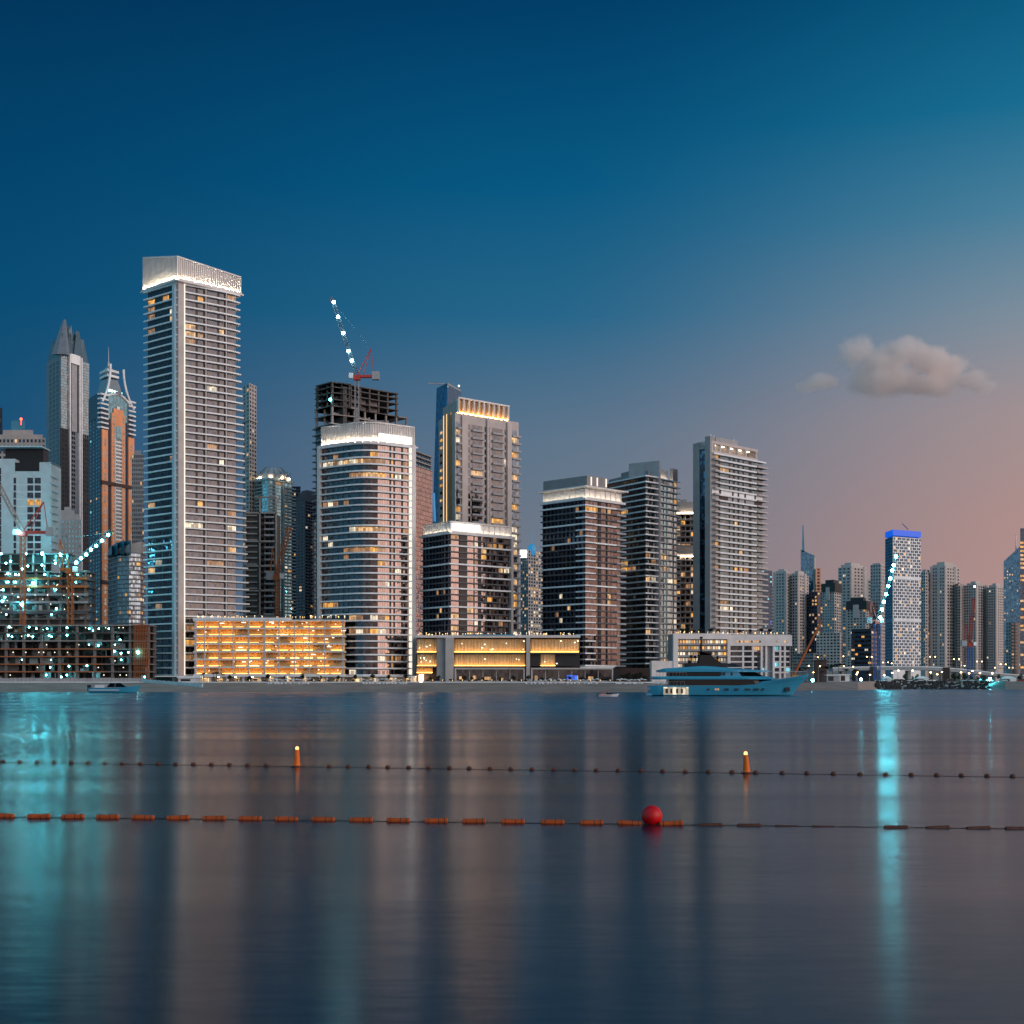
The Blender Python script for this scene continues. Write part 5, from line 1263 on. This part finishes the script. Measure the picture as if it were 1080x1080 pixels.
plant_row(tr, [((*P(px, 592), G0), s, rg.uniform(0, 6)) for px, s in ((657, .8), (662, 1.0), (669, .9), (674, 1.05), (680, .7))])
tr = make_tree(4, 6.0, 2.4, 'leafy dark tree among the parked cars of the far waterfront', 'tree', 'trees of the far waterfront', clear=.25, mat='foliage')
plant_row(tr, [((*P(px, 880+rg.uniform(0, 40)), 4.6), rg.uniform(.55, .95), rg.uniform(0, 6)) for px in (962, 968, 975, 983, 1001, 1006, 1012, 1017, 1024, 1031, 1038, 1046, 1054, 1065, 1076, 899, 911, 871, 955)])
pm = make_palm(5, 7.5, 'palm tree beside the lamps behind the yacht bow', 'palm', 'palms behind the yacht bow')
plant_row(pm, [((*P(px, 770+rg.uniform(0, 40)), 4.0), s, rg.uniform(0, 6)) for px, s in ((842, 1.0), (846, .85), (850, 1.05), (871, 1.1), (878, 1.2), (884, 1.25), (893, .9), (902, .9), (867, .8), (914, .7))])
pm = make_palm(6, 3.6, 'small palm in the roof garden above the golden car park', 'palm', 'roof garden palms above the car park')
plant_row(pm, [((*P(px, 600), Z(654.5, 596)+1.1), rg.uniform(.6, .95), rg.uniform(0, 6)) for px in (246, 254, 262, 270, 278, 287, 296, 318, 327, 331)])
pm = make_palm(7, 3.4, 'small palm in the roof garden above the gold curtained podium', 'palm', 'roof garden palms above the curtained podium')
plant_row(pm, [((*P(px, 599), Z(672.5, 596)+1.0), rg.uniform(.5, .9), rg.uniform(0, 6)) for px in (446, 455, 463, 474, 487, 506, 522, 548, 556, 564, 585, 600)])
tr = make_tree(8, 2.6, 1.1, 'dark shrub like tree on the roof of the white framed podium', 'tree', 'roof trees of the white podium', clear=.2)
plant_row(tr, [((*P(px, 606), Z(668, 600)), rg.uniform(.8, 1.4), rg.uniform(0, 6)) for px in (719, 726, 732, 740, 750, 757, 781, 791, 803, 812)])
pm = make_palm(9, 4.2, 'palm tree in front of the pale wall under the tallest tower', 'palm', 'palms below the tallest tower')
plant_row(pm, [((*P(px, 588), G0), rg.uniform(.8, 1.05), rg.uniform(0, 6)) for px in (215, 226, 229, 235)])
# cars parked on the far waterfront
def make_car(col, seed):
    e = empty('parked_car', (0, 0, 0), 'small %s car parked side on along the far waterfront' % col, 'car', '%s cars parked on the far waterfront' % col)
    mats = {'white': 'gel', 'dark': 'black', 'red': 'red', 'silver': 'slabgrey'}
    b = MB(); prof = [(-2.1, .35), (2.1, .35), (2.15, .75), (1.2, .95), (-1.9, 1.0), (-2.15, .8)]
    def ext(pr, w0, w1):
        n = len(pr)
        b.face([(x, -w0, z) for x, z in pr]); b.face([(x, w0, z) for x, z in reversed(pr)])
        for i in range(n):
            (x0, z0), (x1, z1) = pr[i], pr[(i+1) % n]; b.face([(x0, -w0, z0), (x0, w0, z0), (x1, w0, z1), (x1, -w0, z1)])
    ext(prof, .88, .88); ext([(-1.5, 1.42), (-1.2, 1.5), (.2, 1.5), (.3, 1.44)], .7, .7); bd = b.build('body', mats[col], e)
    b = MB(); ext([(-1.85, .98), (1.1, .95), (.28, 1.43), (-1.5, 1.41)], .76, .7); gl = b.build('windows', 'g_yacht', e)
    ws = []
    for x in (-1.35, 1.35):
        for s in (-1, 1):
            b = MB(); b.tube((x, s*.72, .34), (x, s*.92, .34), .34, 10); w_ = b.build('wheel', 'rubber', e); ws.append(w_); b = MB(); b.tube((x, s*.9, .34), (x, s*.935, .34), .2, 10); kids(w_, b.build('rim', 'slabgrey', w_))
    return kids(e, bd, gl, *ws)
rg = random.Random(55)
for col, n in (('white', 12), ('dark', 9), ('silver', 8), ('red', 3)):
    plant_row(make_car(col, 1), [((*P(rg.uniform(925, 1078), 862+rg.uniform(0, 40)), 4.7), 1.0, rg.choice((0, 3.14))+rg.uniform(-.2, .2)) for _ in range(n)])
# tents and kiosks
def kiosk(label, px0, px1, Y, y0, y1, mat, roofm, name='kiosk', cat='kiosk'):
    ff = fc(P(px0, Y), P(px1, Y)); B = Bld(name, label, cat, ff[0], z=Z(y0, Y)); z0, z1 = Z(y0, Y), Z(y1, Y)
    B.box('wall', ff, 0, ff[3], -4, 0, z0-.3, z1-.5, mat); B.box('roof', ff, -.4, ff[3]+.4, -4.4, .5, z1-.5, z1, roofm); B.box('counter_opening', ff, ff[3]*.12, ff[3]*.55, 0, .06, z0+.4, z1-.9, 'dark')
kiosk('low pale site cabin with a dark opening on the sand right of the yacht bow', 872, 885, 740, 719, 711.5, 'slabgrey', 'slab', 'site_cabin', 'cabin')
kiosk('low pale site cabin with a stepped box beside it, right of the yacht bow', 885.5, 896, 742, 719, 711, 'slab', 'slab', 'site_cabin', 'cabin')
kiosk('tall dark slab sided kiosk behind the palms right of the yacht', 860, 872, 830, 719, 696, 'brown', 'black')
kiosk('pale beach kiosk under the arcade below the tallest tower', 188, 211, 590, 719.5, 714, 'white', 'slab')
for px0, px1, lab in ((931, 941, 'long low white tent left among the parked cars'), (966, 980, 'long low white tent in the middle of the parked cars'), (1056, 1072, 'long low white tent at the right end of the parked cars')):
    ff = fc(P(px0, 875), P(px1, 875)); B = Bld('event_tent', lab, 'tent', ff[0], z=4.6); L = ff[3]
    b = MB(); b.obox(ff, 0, L, -4, 0, 4.5, 6.6); b.build('side_wall', 'canvas', B.e)
    b = MB(); q = [ff[0]+ff[2]*.4, ff[0]+ff[1]*L+ff[2]*.4, ff[0]+ff[1]*L-ff[2]*4.4, ff[0]-ff[2]*4.4]; m2 = sum(q, Vector((0, 0)))/4; b.prism(q, 6.6, 8.0, 0, None, [m2+(p-m2)*.25 for p in q]); b.build('roof', 'canvas', B.e)
# beach parasols
e = empty('beach_parasol', (0, 0, 0), 'small white parasol in the row at the head of the beach', 'parasol', 'white parasols at the head of the beach')
b = MB(); b.tube((0, 0, 0), (0, 0, 2.2), .04, 5); p_ = b.build('pole', 'steel', e); b = MB(); b.lathe((0, 0, 1.85), [(1.15, 0), (.95, .14), (.4, .4), (.03, .55)], 8); c_ = b.build('canopy', 'canvas', e); kids(e, p_, c_)
rg = random.Random(66)
def bz(px, Y):
    d = Y-shore_y(px); return 2.3+(d-26)/14*1.0 if d < 46 else G0
plant_row(e, [((*P(px, 566+rg.uniform(-3, 3)), 3.1), rg.uniform(.7, .95), rg.uniform(0, 6)) for px in [284+i*3.6 for i in range(12)]+[383+i*4 for i in range(11)]+[560+i*5 for i in range(15)]+[652+i*3.5 for i in range(9)]])

# beach head: pale kerb wall, planters, bollard lamps, loungers
b = MB(); xs = [X(-80, 572)+i*6.0 for i in range(52)]
for x0, x1 in zip(xs, xs[1:]): b.box(x0, 571.2, 2.6, x1-.04, 571.9, G0+.32)
tag(b.build('promenade_kerb', 'slab'), kind='structure')
def lounger():
    e = empty('sun_lounger', (0, 0, 0), 'low pale sun lounger among the parasols at the head of the beach', 'sun lounger', 'sun loungers at the head of the beach')
    b = MB(); b.box(-.35, -.95, .25, .35, .5, .36); s_ = b.build('seat', 'canvas', e); b = MB(); b.face([(-.35, .5, .3), (.35, .5, .3), (.35, 1.0, .85), (-.35, 1.0, .85)]); b.face([(-.35, .5, .22), (-.35, 1.05, .8), (.35, 1.05, .8), (.35, .5, .22)]); k_ = b.build('backrest', 'canvas', e)
    b = MB(); [b.box(x, y, 0, x+.06, y+.06, .26) for x in (-.33, .27) for y in (-.85, .35)]; l_ = b.build('legs', 'steel', e); return kids(e, s_, k_, l_)
plant_row(lounger(), [((*P(px, 562+rg.uniform(-3, 3)), 2.75), 1.0, rg.uniform(-.6, .6)) for px in [282+i*3.1 for i in range(15)]+[384+i*3.4 for i in range(14)]+[556+i*4.3 for i in range(18)]+[650+i*3 for i in range(10)]])
def planter():
    e = empty('planter', (0, 0, 0), 'dark shrub in a low planter along the promenade edge', 'planter', 'planters along the promenade edge')
    b = MB(); b.box(-1.3, -.4, 0, 1.3, .4, .55); p_ = b.build('box', 'slabgrey', e); b = leaf_crown(77, (0, 0, .95), .62, 240, .16, sz=.8); b.v = [(x*1.9, y, z) for x, y, z in b.v]; return kids(e, p_, b.build('shrub', 'foliage2', e))
plant_row(planter(), [((*P(px+rg.uniform(-2, 2), 577+rg.uniform(0, 6)), G0), rg.uniform(.6, 1.1), rg.uniform(-.1, .1)) for px in [232+i*9.5 for i in range(22)]+[452+i*8.5 for i in range(26)]])
def bollard():
    e = empty('bollard_lamp', (0, 0, 0), 'small warm bollard lamp along the promenade edge', 'lamp', 'bollard lamps along the promenade edge')
    b = MB(); b.tube((0, 0, 0), (0, 0, .85), .08, 8); p_ = b.build('post', 'steel', e); b = MB(); b.lathe((0, 0, .85), [(.09, 0), (.12, .05), (.12, .22), (.03, .3)], 8); return kids(e, p_, b.build('lamp_head', 'spot', e))
plant_row(bollard(), [((*P(px, 575), G0), 1.0, 0) for px in [218+i*11.3 for i in range(19)]+[446+i*10.4 for i in range(23)]])
# ------------------------------------------------------------------ boats
def plan(x0, x1, w, bow=.25, stern=.03, n=20):
    """deck outline, stern at x0, bow at x1"""
    pts = []
    for i in range(n+1):
        t = i/n; h = w/2*(1 if t < 1-bow else max(.02, 1-((t-(1-bow))/bow)**2.1)) * (1 if t > stern else .88+.12*t/stern); pts.append((x0+(x1-x0)*t, h))
    return pts
def loft(b, rings, mats=None):
    """rings: list of (outline, z or function); joins them into a closed shell"""
    n = len(rings[0][0]); R = []
    for pl, z in rings:
        zf = z if callable(z) else (lambda x, z=z: z)
        R.append([(x, -h, zf(x)) for x, h in pl]+[(x, h, zf(x)) for x, h in reversed(pl)])
    m = len(R[0])
    for A, C in zip(R, R[1:]):
        for i in range(m): b.face([A[i], A[(i+1) % m], C[(i+1) % m], C[i]])
    for k, A in ((0, R[0]), (1, R[-1])):
        for i in range(n-1):
            q = [A[i], A[i+1], A[m-2-i], A[m-1-i]]; b.face(q if k else q[::-1])
Yy = 350; ys = Yy/F
yx = lambda px: X(px, Yy)
yzz = lambda y: Z(y, Yy)
ye = empty('motor_yacht', (yx(765), Yy, 0), 'long cyan tinted white motor yacht with a dark radar arch moored before the white podium', 'yacht')
def ybuild(b, name, mat, smooth=False, par=None):
    b.v = [(x, y+Yy, z) for x, y, z in b.v]; return b.build(name, mat, par or ye, smooth=smooth)
sheer = lambda x: yzz(723.0)+(max(0, (x-yx(770))/(yx(853)-yx(770)))**1.6)*(yzz(713.3)-yzz(723.0))
b = MB()
loft(b, [(plan(yx(686), yx(828), 5.4, .45), -.6), (plan(yx(685), yx(836), 6.6, .42), .35), (plan(yx(684), yx(843), 7.4, .38), lambda x: .35+(sheer(x)-.35)*.55), (plan(yx(684), yx(853.5), 7.9, .36), sheer)])
ybuild(b, 'hull', 'hull')
b = MB(); loft(b, [(plan(yx(686), yx(829), 5.5, .45), -.3), (plan(yx(685.3), yx(835), 6.68, .42), .22)]); ybuild(b, 'boot_stripe', 'black')
b = MB(); loft(b, [(plan(yx(680), yx(687), 6.2, .05), .15), (plan(yx(679), yx(687), 6.2, .05), .55)]); ybuild(b, 'swim_platform', 'hull')
sup = lambda x0, x1, w, y0, y1, rk, mat, name, bow=.3, st=.08, x0t=None: (lambda b: (loft(b, [(plan(yx(x0), yx(x1), w, bow, st), yzz(y0)), (plan(yx(x0t or x0), yx(x1-rk), w-.3, bow, st), yzz(y1))]), ybuild(b, name, mat)))(MB())
b = MB(); loft(b, [(plan(yx(795), yx(852), 7.6, .8), lambda x: sheer(x)-.05), (plan(yx(800), yx(853.2), 7.95, .75), lambda x: sheer(x)+.55)]); ybuild(b, 'bulwark', 'hull')
sup(704, 818, 7.0, 722.8, 716.2, 5, 'tinted', 'main_deck_windows', .22)
for px in (712, 735, 758, 781): b = MB(); b.box(yx(px)-.1, -3.6, yzz(722.6), yx(px)+.1, 3.6, yzz(716.4)); ybuild(b, 'window_post', 'black')
b = MB(); loft(b, [(plan(yx(690), yx(822), 7.7, .22, .05), yzz(716.6)), (plan(yx(687), yx(816), 7.8, .24, .05), yzz(715.2)), (plan(yx(688), yx(811), 7.5, .25, .05), yzz(713.4))]); ybuild(b, 'upper_deck', 'hull')
sup(704, 806, 6.2, 713.6, 708.6, 9, 'tinted', 'upper_deck_windows', .3)
b = MB(); loft(b, [(plan(yx(750), yx(783), 6.5, .1, .4), yzz(713.5)), (plan(yx(756), yx(779), 6.5, .1, .3), yzz(708.6))]); ybuild(b, 'bridge_wing', 'hull')
for px in (758, 761.5, 769.5): b = MB(); b.lathe((yx(px), -3.3, yzz(711)), [(.28, -.02), (.28, .02)], 10); b.v = [(yx(px)+(x-yx(px)), -3.27+(z-yzz(711)), yzz(711)+(y+3.3)*1.5) for x, y, z in b.v]; ybuild(b, 'porthole', 'black')
b = MB(); loft(b, [(plan(yx(694), yx(812), 7.0, .35, .05), lambda x: yzz(708.8)), (plan(yx(693), yx(811), 7.1, .38, .05), lambda x: yzz(707.4)+(yzz(705.6)-yzz(707.4))*max(0, 1-abs(x-yx(735))/12)), (plan(yx(700), yx(785), 5.8, .4, .1), lambda x: yzz(705.5)+(yzz(702.6)-yzz(705.5))*max(0, 1-abs(x-yx(740))/11))]); ybuild(b, 'sun_deck_roof', 'hull')
sup(721, 783, 4.6, 703.5, 699.8, 8, 'black', 'fly_bridge', .3)
b = MB()
for s in (-1, 1):
    pr = [(735, 703), (765, 703), (752, 694), (748, 690), (736.5, 687), (737, 694)]
    b.face([(yx(px), s*1.9, yzz(y)) for px, y in pr]); b.face([(yx(px), s*1.6, yzz(y)) for px, y in pr])
    for (a, ya), (c, yc) in zip(pr, pr[1:]+pr[:1]): b.face([(yx(a), s*1.9, yzz(ya)), (yx(c), s*1.9, yzz(yc)), (yx(c), s*1.6, yzz(yc)), (yx(a), s*1.6, yzz(ya))])
b.box(yx(737), -1.9, yzz(691), yx(750), 1.9, yzz(687)); ya = ybuild(b, 'radar_arch', 'black')
b = MB(); b.tube((yx(739.5), 0, yzz(688)), (yx(739.5), 0, yzz(672)), .32, 6, .2); b.box(yx(737.5), -.5, yzz(681), yx(741.5), .5, yzz(680)); b.box(yx(738), -.3, yzz(673.5), yx(741), .3, yzz(671.5)); ybuild(b, 'mast', 'black')
for px, y, r in ((729, 692.5, .42), (733, 693, .38), (757, 693.5, .4), (727, 698, .4)):
    b = MB(); b.tube((yx(px), 0, yzz(700)), (yx(px), 0, yzz(y)), .12, 5); b.ball((yx(px), 0, yzz(y)), r, 8, 6); ybuild(b, 'radar_dome', 'black', par=ya)
b = MB(); b.box(yx(698), -3.98, yzz(732.6), yx(724), -3.72, yzz(724.6)); ybuild(b, 'garage_opening', 'l_white')
b = MB(); b.box(yx(697), -5.6, .18, yx(724.5), -3.9, .36); ybuild(b, 'garage_platform', 'hull')
for px in (700, 705, 711, 716): b = MB(); b.box(yx(px), -4.05, yzz(731), yx(px+2.2), -3.99, yzz(726.5)); ybuild(b, 'stowed_toy', 'dark')
for px, mt in ((745, 'dark'), (752.5, 'l_warm'), (755, 'l_warm'), (762.5, 'dark'), (765, 'dark'), (773, 'dark'), (775.5, 'dark'), (784.5, 'dark'), (787.5, 'dark'), (793.5, 'dark'), (796.5, 'dark'), (802.5, 'dark')):
    t = max(0, (yx(px)-yx(684))/(yx(848)-yx(684))); w = 3.86 if t < .62 else 3.86*(1-((t-.62)/.38)**2.1)
    b = MB(); b.box(yx(px)-.22, -w-.05, yzz(728), yx(px)+.22, -w+.3, yzz(726)); ybuild(b, 'porthole', mt)
b = MB(); px = 829; b.box(yx(826.5), -2.0, yzz(729.2), yx(831.5), -1.2, yzz(724.8)); ybuild(b, 'anchor_pocket', 'dark')
for px0, px1, y in ((690, 720, 722.8), (694, 722, 713.2), (800, 850, 712)):
    b = MB(); nn = 9
    for s in (-3.6, 3.6):
        for i in range(nn): b.tube((yx(px0+(px1-px0)*i/(nn-1)), s*(1 if px1 < 800 else 1-.85*i/nn), yzz(y)), (yx(px0+(px1-px0)*i/(nn-1)), s*(1 if px1 < 800 else 1-.85*i/nn), yzz(y)+.9), .025, 4)
        for i in range(nn-1):
            k0, k1 = (1, 1) if px1 < 800 else (1-.85*i/nn, 1-.85*(i+1)/nn); b.tube((yx(px0+(px1-px0)*i/(nn-1)), s*k0, yzz(y)+.9), (yx(px0+(px1-px0)*(i+1)/(nn-1)), s*k1, yzz(y)+.9), .03, 4)
    ybuild(b, 'guard_rail', 'steel')
b = MB()
for px, c in ((692, 1), (697, 1), (702, 1)): b.ball((yx(px), -2.5, yzz(721)), .5, 8, 5, sz=.6)
ybuild(b, 'deck_cushions', 'canvas')
def small_boat(label, px, Y, L, hullm, topm, rz=0, name='motor_boat', low=False):
    e = empty(name, (X(px, Y), Y, 0), label, 'boat'); s = L/6.0
    def bb(b, n, m): b.v = [(x*s+X(px, Y), y*s+Y, z*s) for x, y, z in b.v]; return b.build(n, m, e)
    b = MB(); sh = lambda x: .62+.28*max(0, x/3)**1.5
    loft(b, [(plan(-2.8, 2.1, 1.3, .5), -.15), (plan(-2.95, 2.5, 1.9, .45), .15), (plan(-3, 3.0, 2.2, .42), sh)]); bb(b, 'hull', hullm)
    b = MB(); loft(b, [(plan(-2.9, 1.4, 2.24, .3), .30), (plan(-2.95, 1.6, 2.27, .3), .40)]); bb(b, 'stripe', topm)
    b = MB(); loft(b, [(plan(-.9, 1.3, 1.5, .5), .68), (plan(-.5, .6, 1.2, .5), 1.15)]); bb(b, 'windscreen', 'g_yacht')
    if not low:
        b = MB(); loft(b, [(plan(-1.9, .4, 1.6, .3), 1.5), (plan(-1.8, .2, 1.5, .3), 1.62)]); bb(b, 'canopy', topm)
        b = MB()
        for x in (-1.7, .1):
            for y in (-.65, .65): b.tube((x, y, .6), (x, y, 1.52), .035, 5)
        bb(b, 'canopy_frame', 'steel')
    b = MB(); b.box(-3.25, -.25, .2, -2.95, .25, .95); bb(b, 'outboard_engine', 'black')
    b = MB(); b.box(-2.2, -.8, .5, -1.2, .8, .95); bb(b, 'seat', 'rust' if not low else 'canvas')
    return e
small_boat('small white speedboat with a red canopy near the beach, left of the yacht', 642, 326, 4.9, 'gel', 'red', name='speedboat')
small_boat('low blue and white open boat close to the beach below the building site', 122, 470, 17, 'hull', 'gel', name='motor_boat', low=True)

# ------------------------------------------------------------------ swimming area float lines
def lineY(y): return CAM*F/(y-HZ)
near = [3, 41, 77, 114, 151, 188, 226, 264, 302, 341, 381, 420, 460, 500, 541, 583, 624, 664, 708, 750, 790, 830, 869, 945, 989, 1032, 1073]
yn = lambda px: 861.2+12.6*px/1080
def near_float(weather):
    e = empty('cylinder_float', (0, 0, 0), 'dark weathered low lying cylinder float in the right half of the near rope' if weather else 'orange cylinder float strung on the near swimming area rope', 'float', 'dark floats of the near rope' if weather else 'orange floats of the near rope')
    b = MB(); prof = [(.012, -.235), (.048, -.235), (.060, -.222), (.060, .222), (.048, .235), (.012, .235)]; b.lathe((0, 0, 0), prof, 14, axis='X'); bd = b.build('body', 'floatdark' if weather else 'float', e, smooth=False)
    out = [bd]
    for x in (-.16, 0.05, .17): b = MB(); b.lathe((x, 0, 0), [(.055, -.008), (.0625, -.008), (.0625, .008), (.055, .008)], 14, axis='X'); out.append(b.build('band', 'rope', e))
    return kids(e, *out)
for weather in (False, True):
    src = near_float(weather); pl = [p for p in near if (p > 735) == weather]
    for i, px in enumerate(pl):
        o = src if i == 0 else copy_tree(src); Y = lineY(yn(px)+.6); zz = -.014 if weather else .022
        if px in (830, 869): zz = -.036
        tilt = {664: .05, 708: -.05, 869: .03, 989: -.04}.get(px, R_.uniform(-.025, .025))
        o.location = (X(px, Y), Y, zz); o.rotation_euler = (R_.uniform(0, 6), tilt, R_.uniform(-.06, .06))
def rope(name, label, pxs, yf, r, dip):
    b = MB(); pr = None; n = 140
    for i in range(n+1):
        px = -60+1200*i/n; Y = lineY(yf(px)); p = (X(px, Y), Y, .008+dip*math.sin(i*1.7))
        if pr: b.tube(pr, p, r, 5)
        pr = p
    tag(b.build(name, 'rope'), label, 'rope')
rope('float_rope', 'wet dark rope threaded through the near line of cylinder floats', near, lambda px: yn(px)+.6, .0075, .006)
farp = [3, 21, 39, 57, 75, 93, 111, 129, 148, 167, 185, 204, 223, 242, 261, 281, 347, 367, 389, 409, 431, 452, 474, 495, 517, 539, 561, 584, 606, 629, 652, 676, 699, 723, 747, 772, 797, 825, 851, 879, 907, 934, 961, 988, 1014, 1041, 1068]
yfar = lambda px: 804.2+15.8*px/1080
src = empty('small_float', (0, 0, 0), 'small dark egg shaped float on the far swimming area rope', 'float', 'small floats of the far rope')
b = MB(); b.lathe((0, 0, 0), [(.012, -.085), (.05, -.07), (.07, -.03), (.07, .03), (.05, .07), (.012, .085)], 12, axis='X'); bd = b.build('body', 'floatdark', src)
b = MB(); b.lathe((0, 0, 0), [(.066, -.012), (.0735, -.012), (.0735, .012), (.066, .012)], 12, axis='X'); kids(src, bd, b.build('band', 'floatdark', src))
for i, px in enumerate(farp):
    o = src if i == 0 else copy_tree(src); Y = lineY(yfar(px)); o.location = (X(px, Y), Y, .03); o.rotation_euler = (R_.uniform(0, 6), R_.uniform(-.1, .1), R_.uniform(-.2, .2))
rope('float_rope', 'thin dark rope carrying the far line of small floats', farp, yfar, .008, .005)
for px, lab, tx in ((313, 'orange cone marker buoy with an amber lamp on the far rope, left one', .02), (787.5, 'orange cone marker buoy leaning slightly left with a lit amber lamp, right one', -.05)):
    yb = yfar(px); Y = lineY(yb); e = empty('marker_buoy', (X(px, Y), Y, 0), lab, 'buoy'); x = X(px, Y)
    b = MB(); b.lathe((x, Y, 0), [(.13, -.08), (.185, -.05), (.185, .035), (.12, .05)], 18); b.build('base_float', 'floatdark', e)
    b = MB(); b.lathe((x, Y, .045), [(.125, 0), (.11, .06), (.072, .52), (.062, .55)], 18); b.build('cone', 'buoy', e, smooth=False)
    b = MB(); b.lathe((x, Y, .59), [(.055, 0), (.058, .02), (.05, .075), (.02, .10)], 14); b.build('lamp', 'buoylamp', e)
    for k in range(2): b = MB(); b.lathe((x, Y, .2+.2*k), [(.09-.026*k, 0), (.101-.027*k, 0), (.099-.027*k, .018), (.09-.026*k, .018)], 16); b.build('band', 'float', e)
    e.rotation_euler = (0, tx, 0)
Y = lineY(869.2); x = X(687.5, Y); e = empty('ball_buoy', (x, Y, 0), 'round bright red ball buoy on the near float rope', 'buoy')
b = MB(); b.ball((x, Y, .165), .212, 28, 18); b.build('ball', 'ball', e, smooth=True)
b = MB(); b.lathe((x, Y, -.06), [(.05, -.05), (.07, 0), (.06, .05)], 12); b.build('eye_collar', 'rope', e)

# ------------------------------------------------------------------ cloud
def cloud(label, blobs, Y, dens, seed):
    m = bpy.data.materials.new('cloud_vapour'); m.use_nodes = True; nt = m.node_tree; nt.nodes.remove(nt.nodes['Principled BSDF'])
    out = [n for n in nt.nodes if n.type == 'OUTPUT_MATERIAL'][0]
    pv = N(nt, 'VolumePrincipled'); pv.inputs['Color'].default_value = (1, .92, .88, 1); pv.inputs['Anisotropy'].default_value = .1  # pink evening light is put into the vapour colour
    ge = N(nt, 'TexCoord'); no = N(nt, 'TexNoise'); no.inputs['Scale'].default_value = .0125; no.inputs['Detail'].default_value = 7; no.inputs['Roughness'].default_value = .58
    LK(nt, ge.outputs['Object'], no.inputs['Vector'])
    tot = None
    for (px, y, rx, rz, ry) in blobs:
        c = Vector((X(px, Y)-X(940, Y), 0, Z(y, Y)-Z(395, Y)))
        s = N(nt, 'VectorMath', operation='SUBTRACT'); LK(nt, ge.outputs['Object'], s.inputs[0]); s.inputs[1].default_value = c
        d = N(nt, 'VectorMath', operation='DIVIDE'); LK(nt, s.outputs[0], d.inputs[0]); d.inputs[1].default_value = (rx*Y/F, ry*Y/F, rz*Y/F)
        l = N(nt, 'VectorMath', operation='LENGTH'); LK(nt, d.outputs[0], l.inputs[0])
        v = math_(nt, 'SUBTRACT', 1.0, l.outputs['Value'])
        tot = v if tot is None else math_(nt, 'SMOOTH_MAX', tot, v, .12)
    q = math_(nt, 'ADD', tot, math_(nt, 'MULTIPLY_ADD', no.outputs[0], 1.9, -.98))
    mr = N(nt, 'MapRange'); mr.interpolation_type = 'SMOOTHSTEP'; mr.inputs['From Min'].default_value = .0; mr.inputs['From Max'].default_value = .6; mr.inputs['To Max'].default_value = dens; LK(nt, q, mr.inputs['Value'])
    LK(nt, mr.outputs[0], pv.inputs['Density']); LK(nt, pv.outputs[0], out.inputs['Volume'])
    b = MB(); c0 = (X(940, Y), Y, Z(395, Y)); hx, hz = 165*Y/F, 90*Y/F; b.lathe((c0[0], c0[1], c0[2]), [(.1, -hz), (hx*.75, -hz*.8), (hx, -hz*.3), (hx, hz*.3), (hx*.75, hz*.8), (.1, hz)], 20)
    b.v = [(x, c0[1]+(y-c0[1])*.45, z) for x, y, z in b.v]
    o = b.build('cloud', m, None, c0); tag(o, label, 'cloud'); m.cycles.volume_step_rate = 1.0; m.cycles.homogeneous_volume = False
cloud('small pink lit cumulus cloud alone in the evening sky', [(905, 374, 27, 20, 26), (928, 384, 33, 22, 30), (952, 371, 28, 19, 30), (976, 379, 28, 19, 30), (998, 390, 28, 17, 28), (1018, 401, 26, 12, 24), (1036, 409, 20, 8, 18), (935, 402, 46, 17, 34), (978, 406, 52, 13, 32), (868, 403, 26, 10, 20), (850, 408, 18, 7, 16)], 3800, .034, 1)
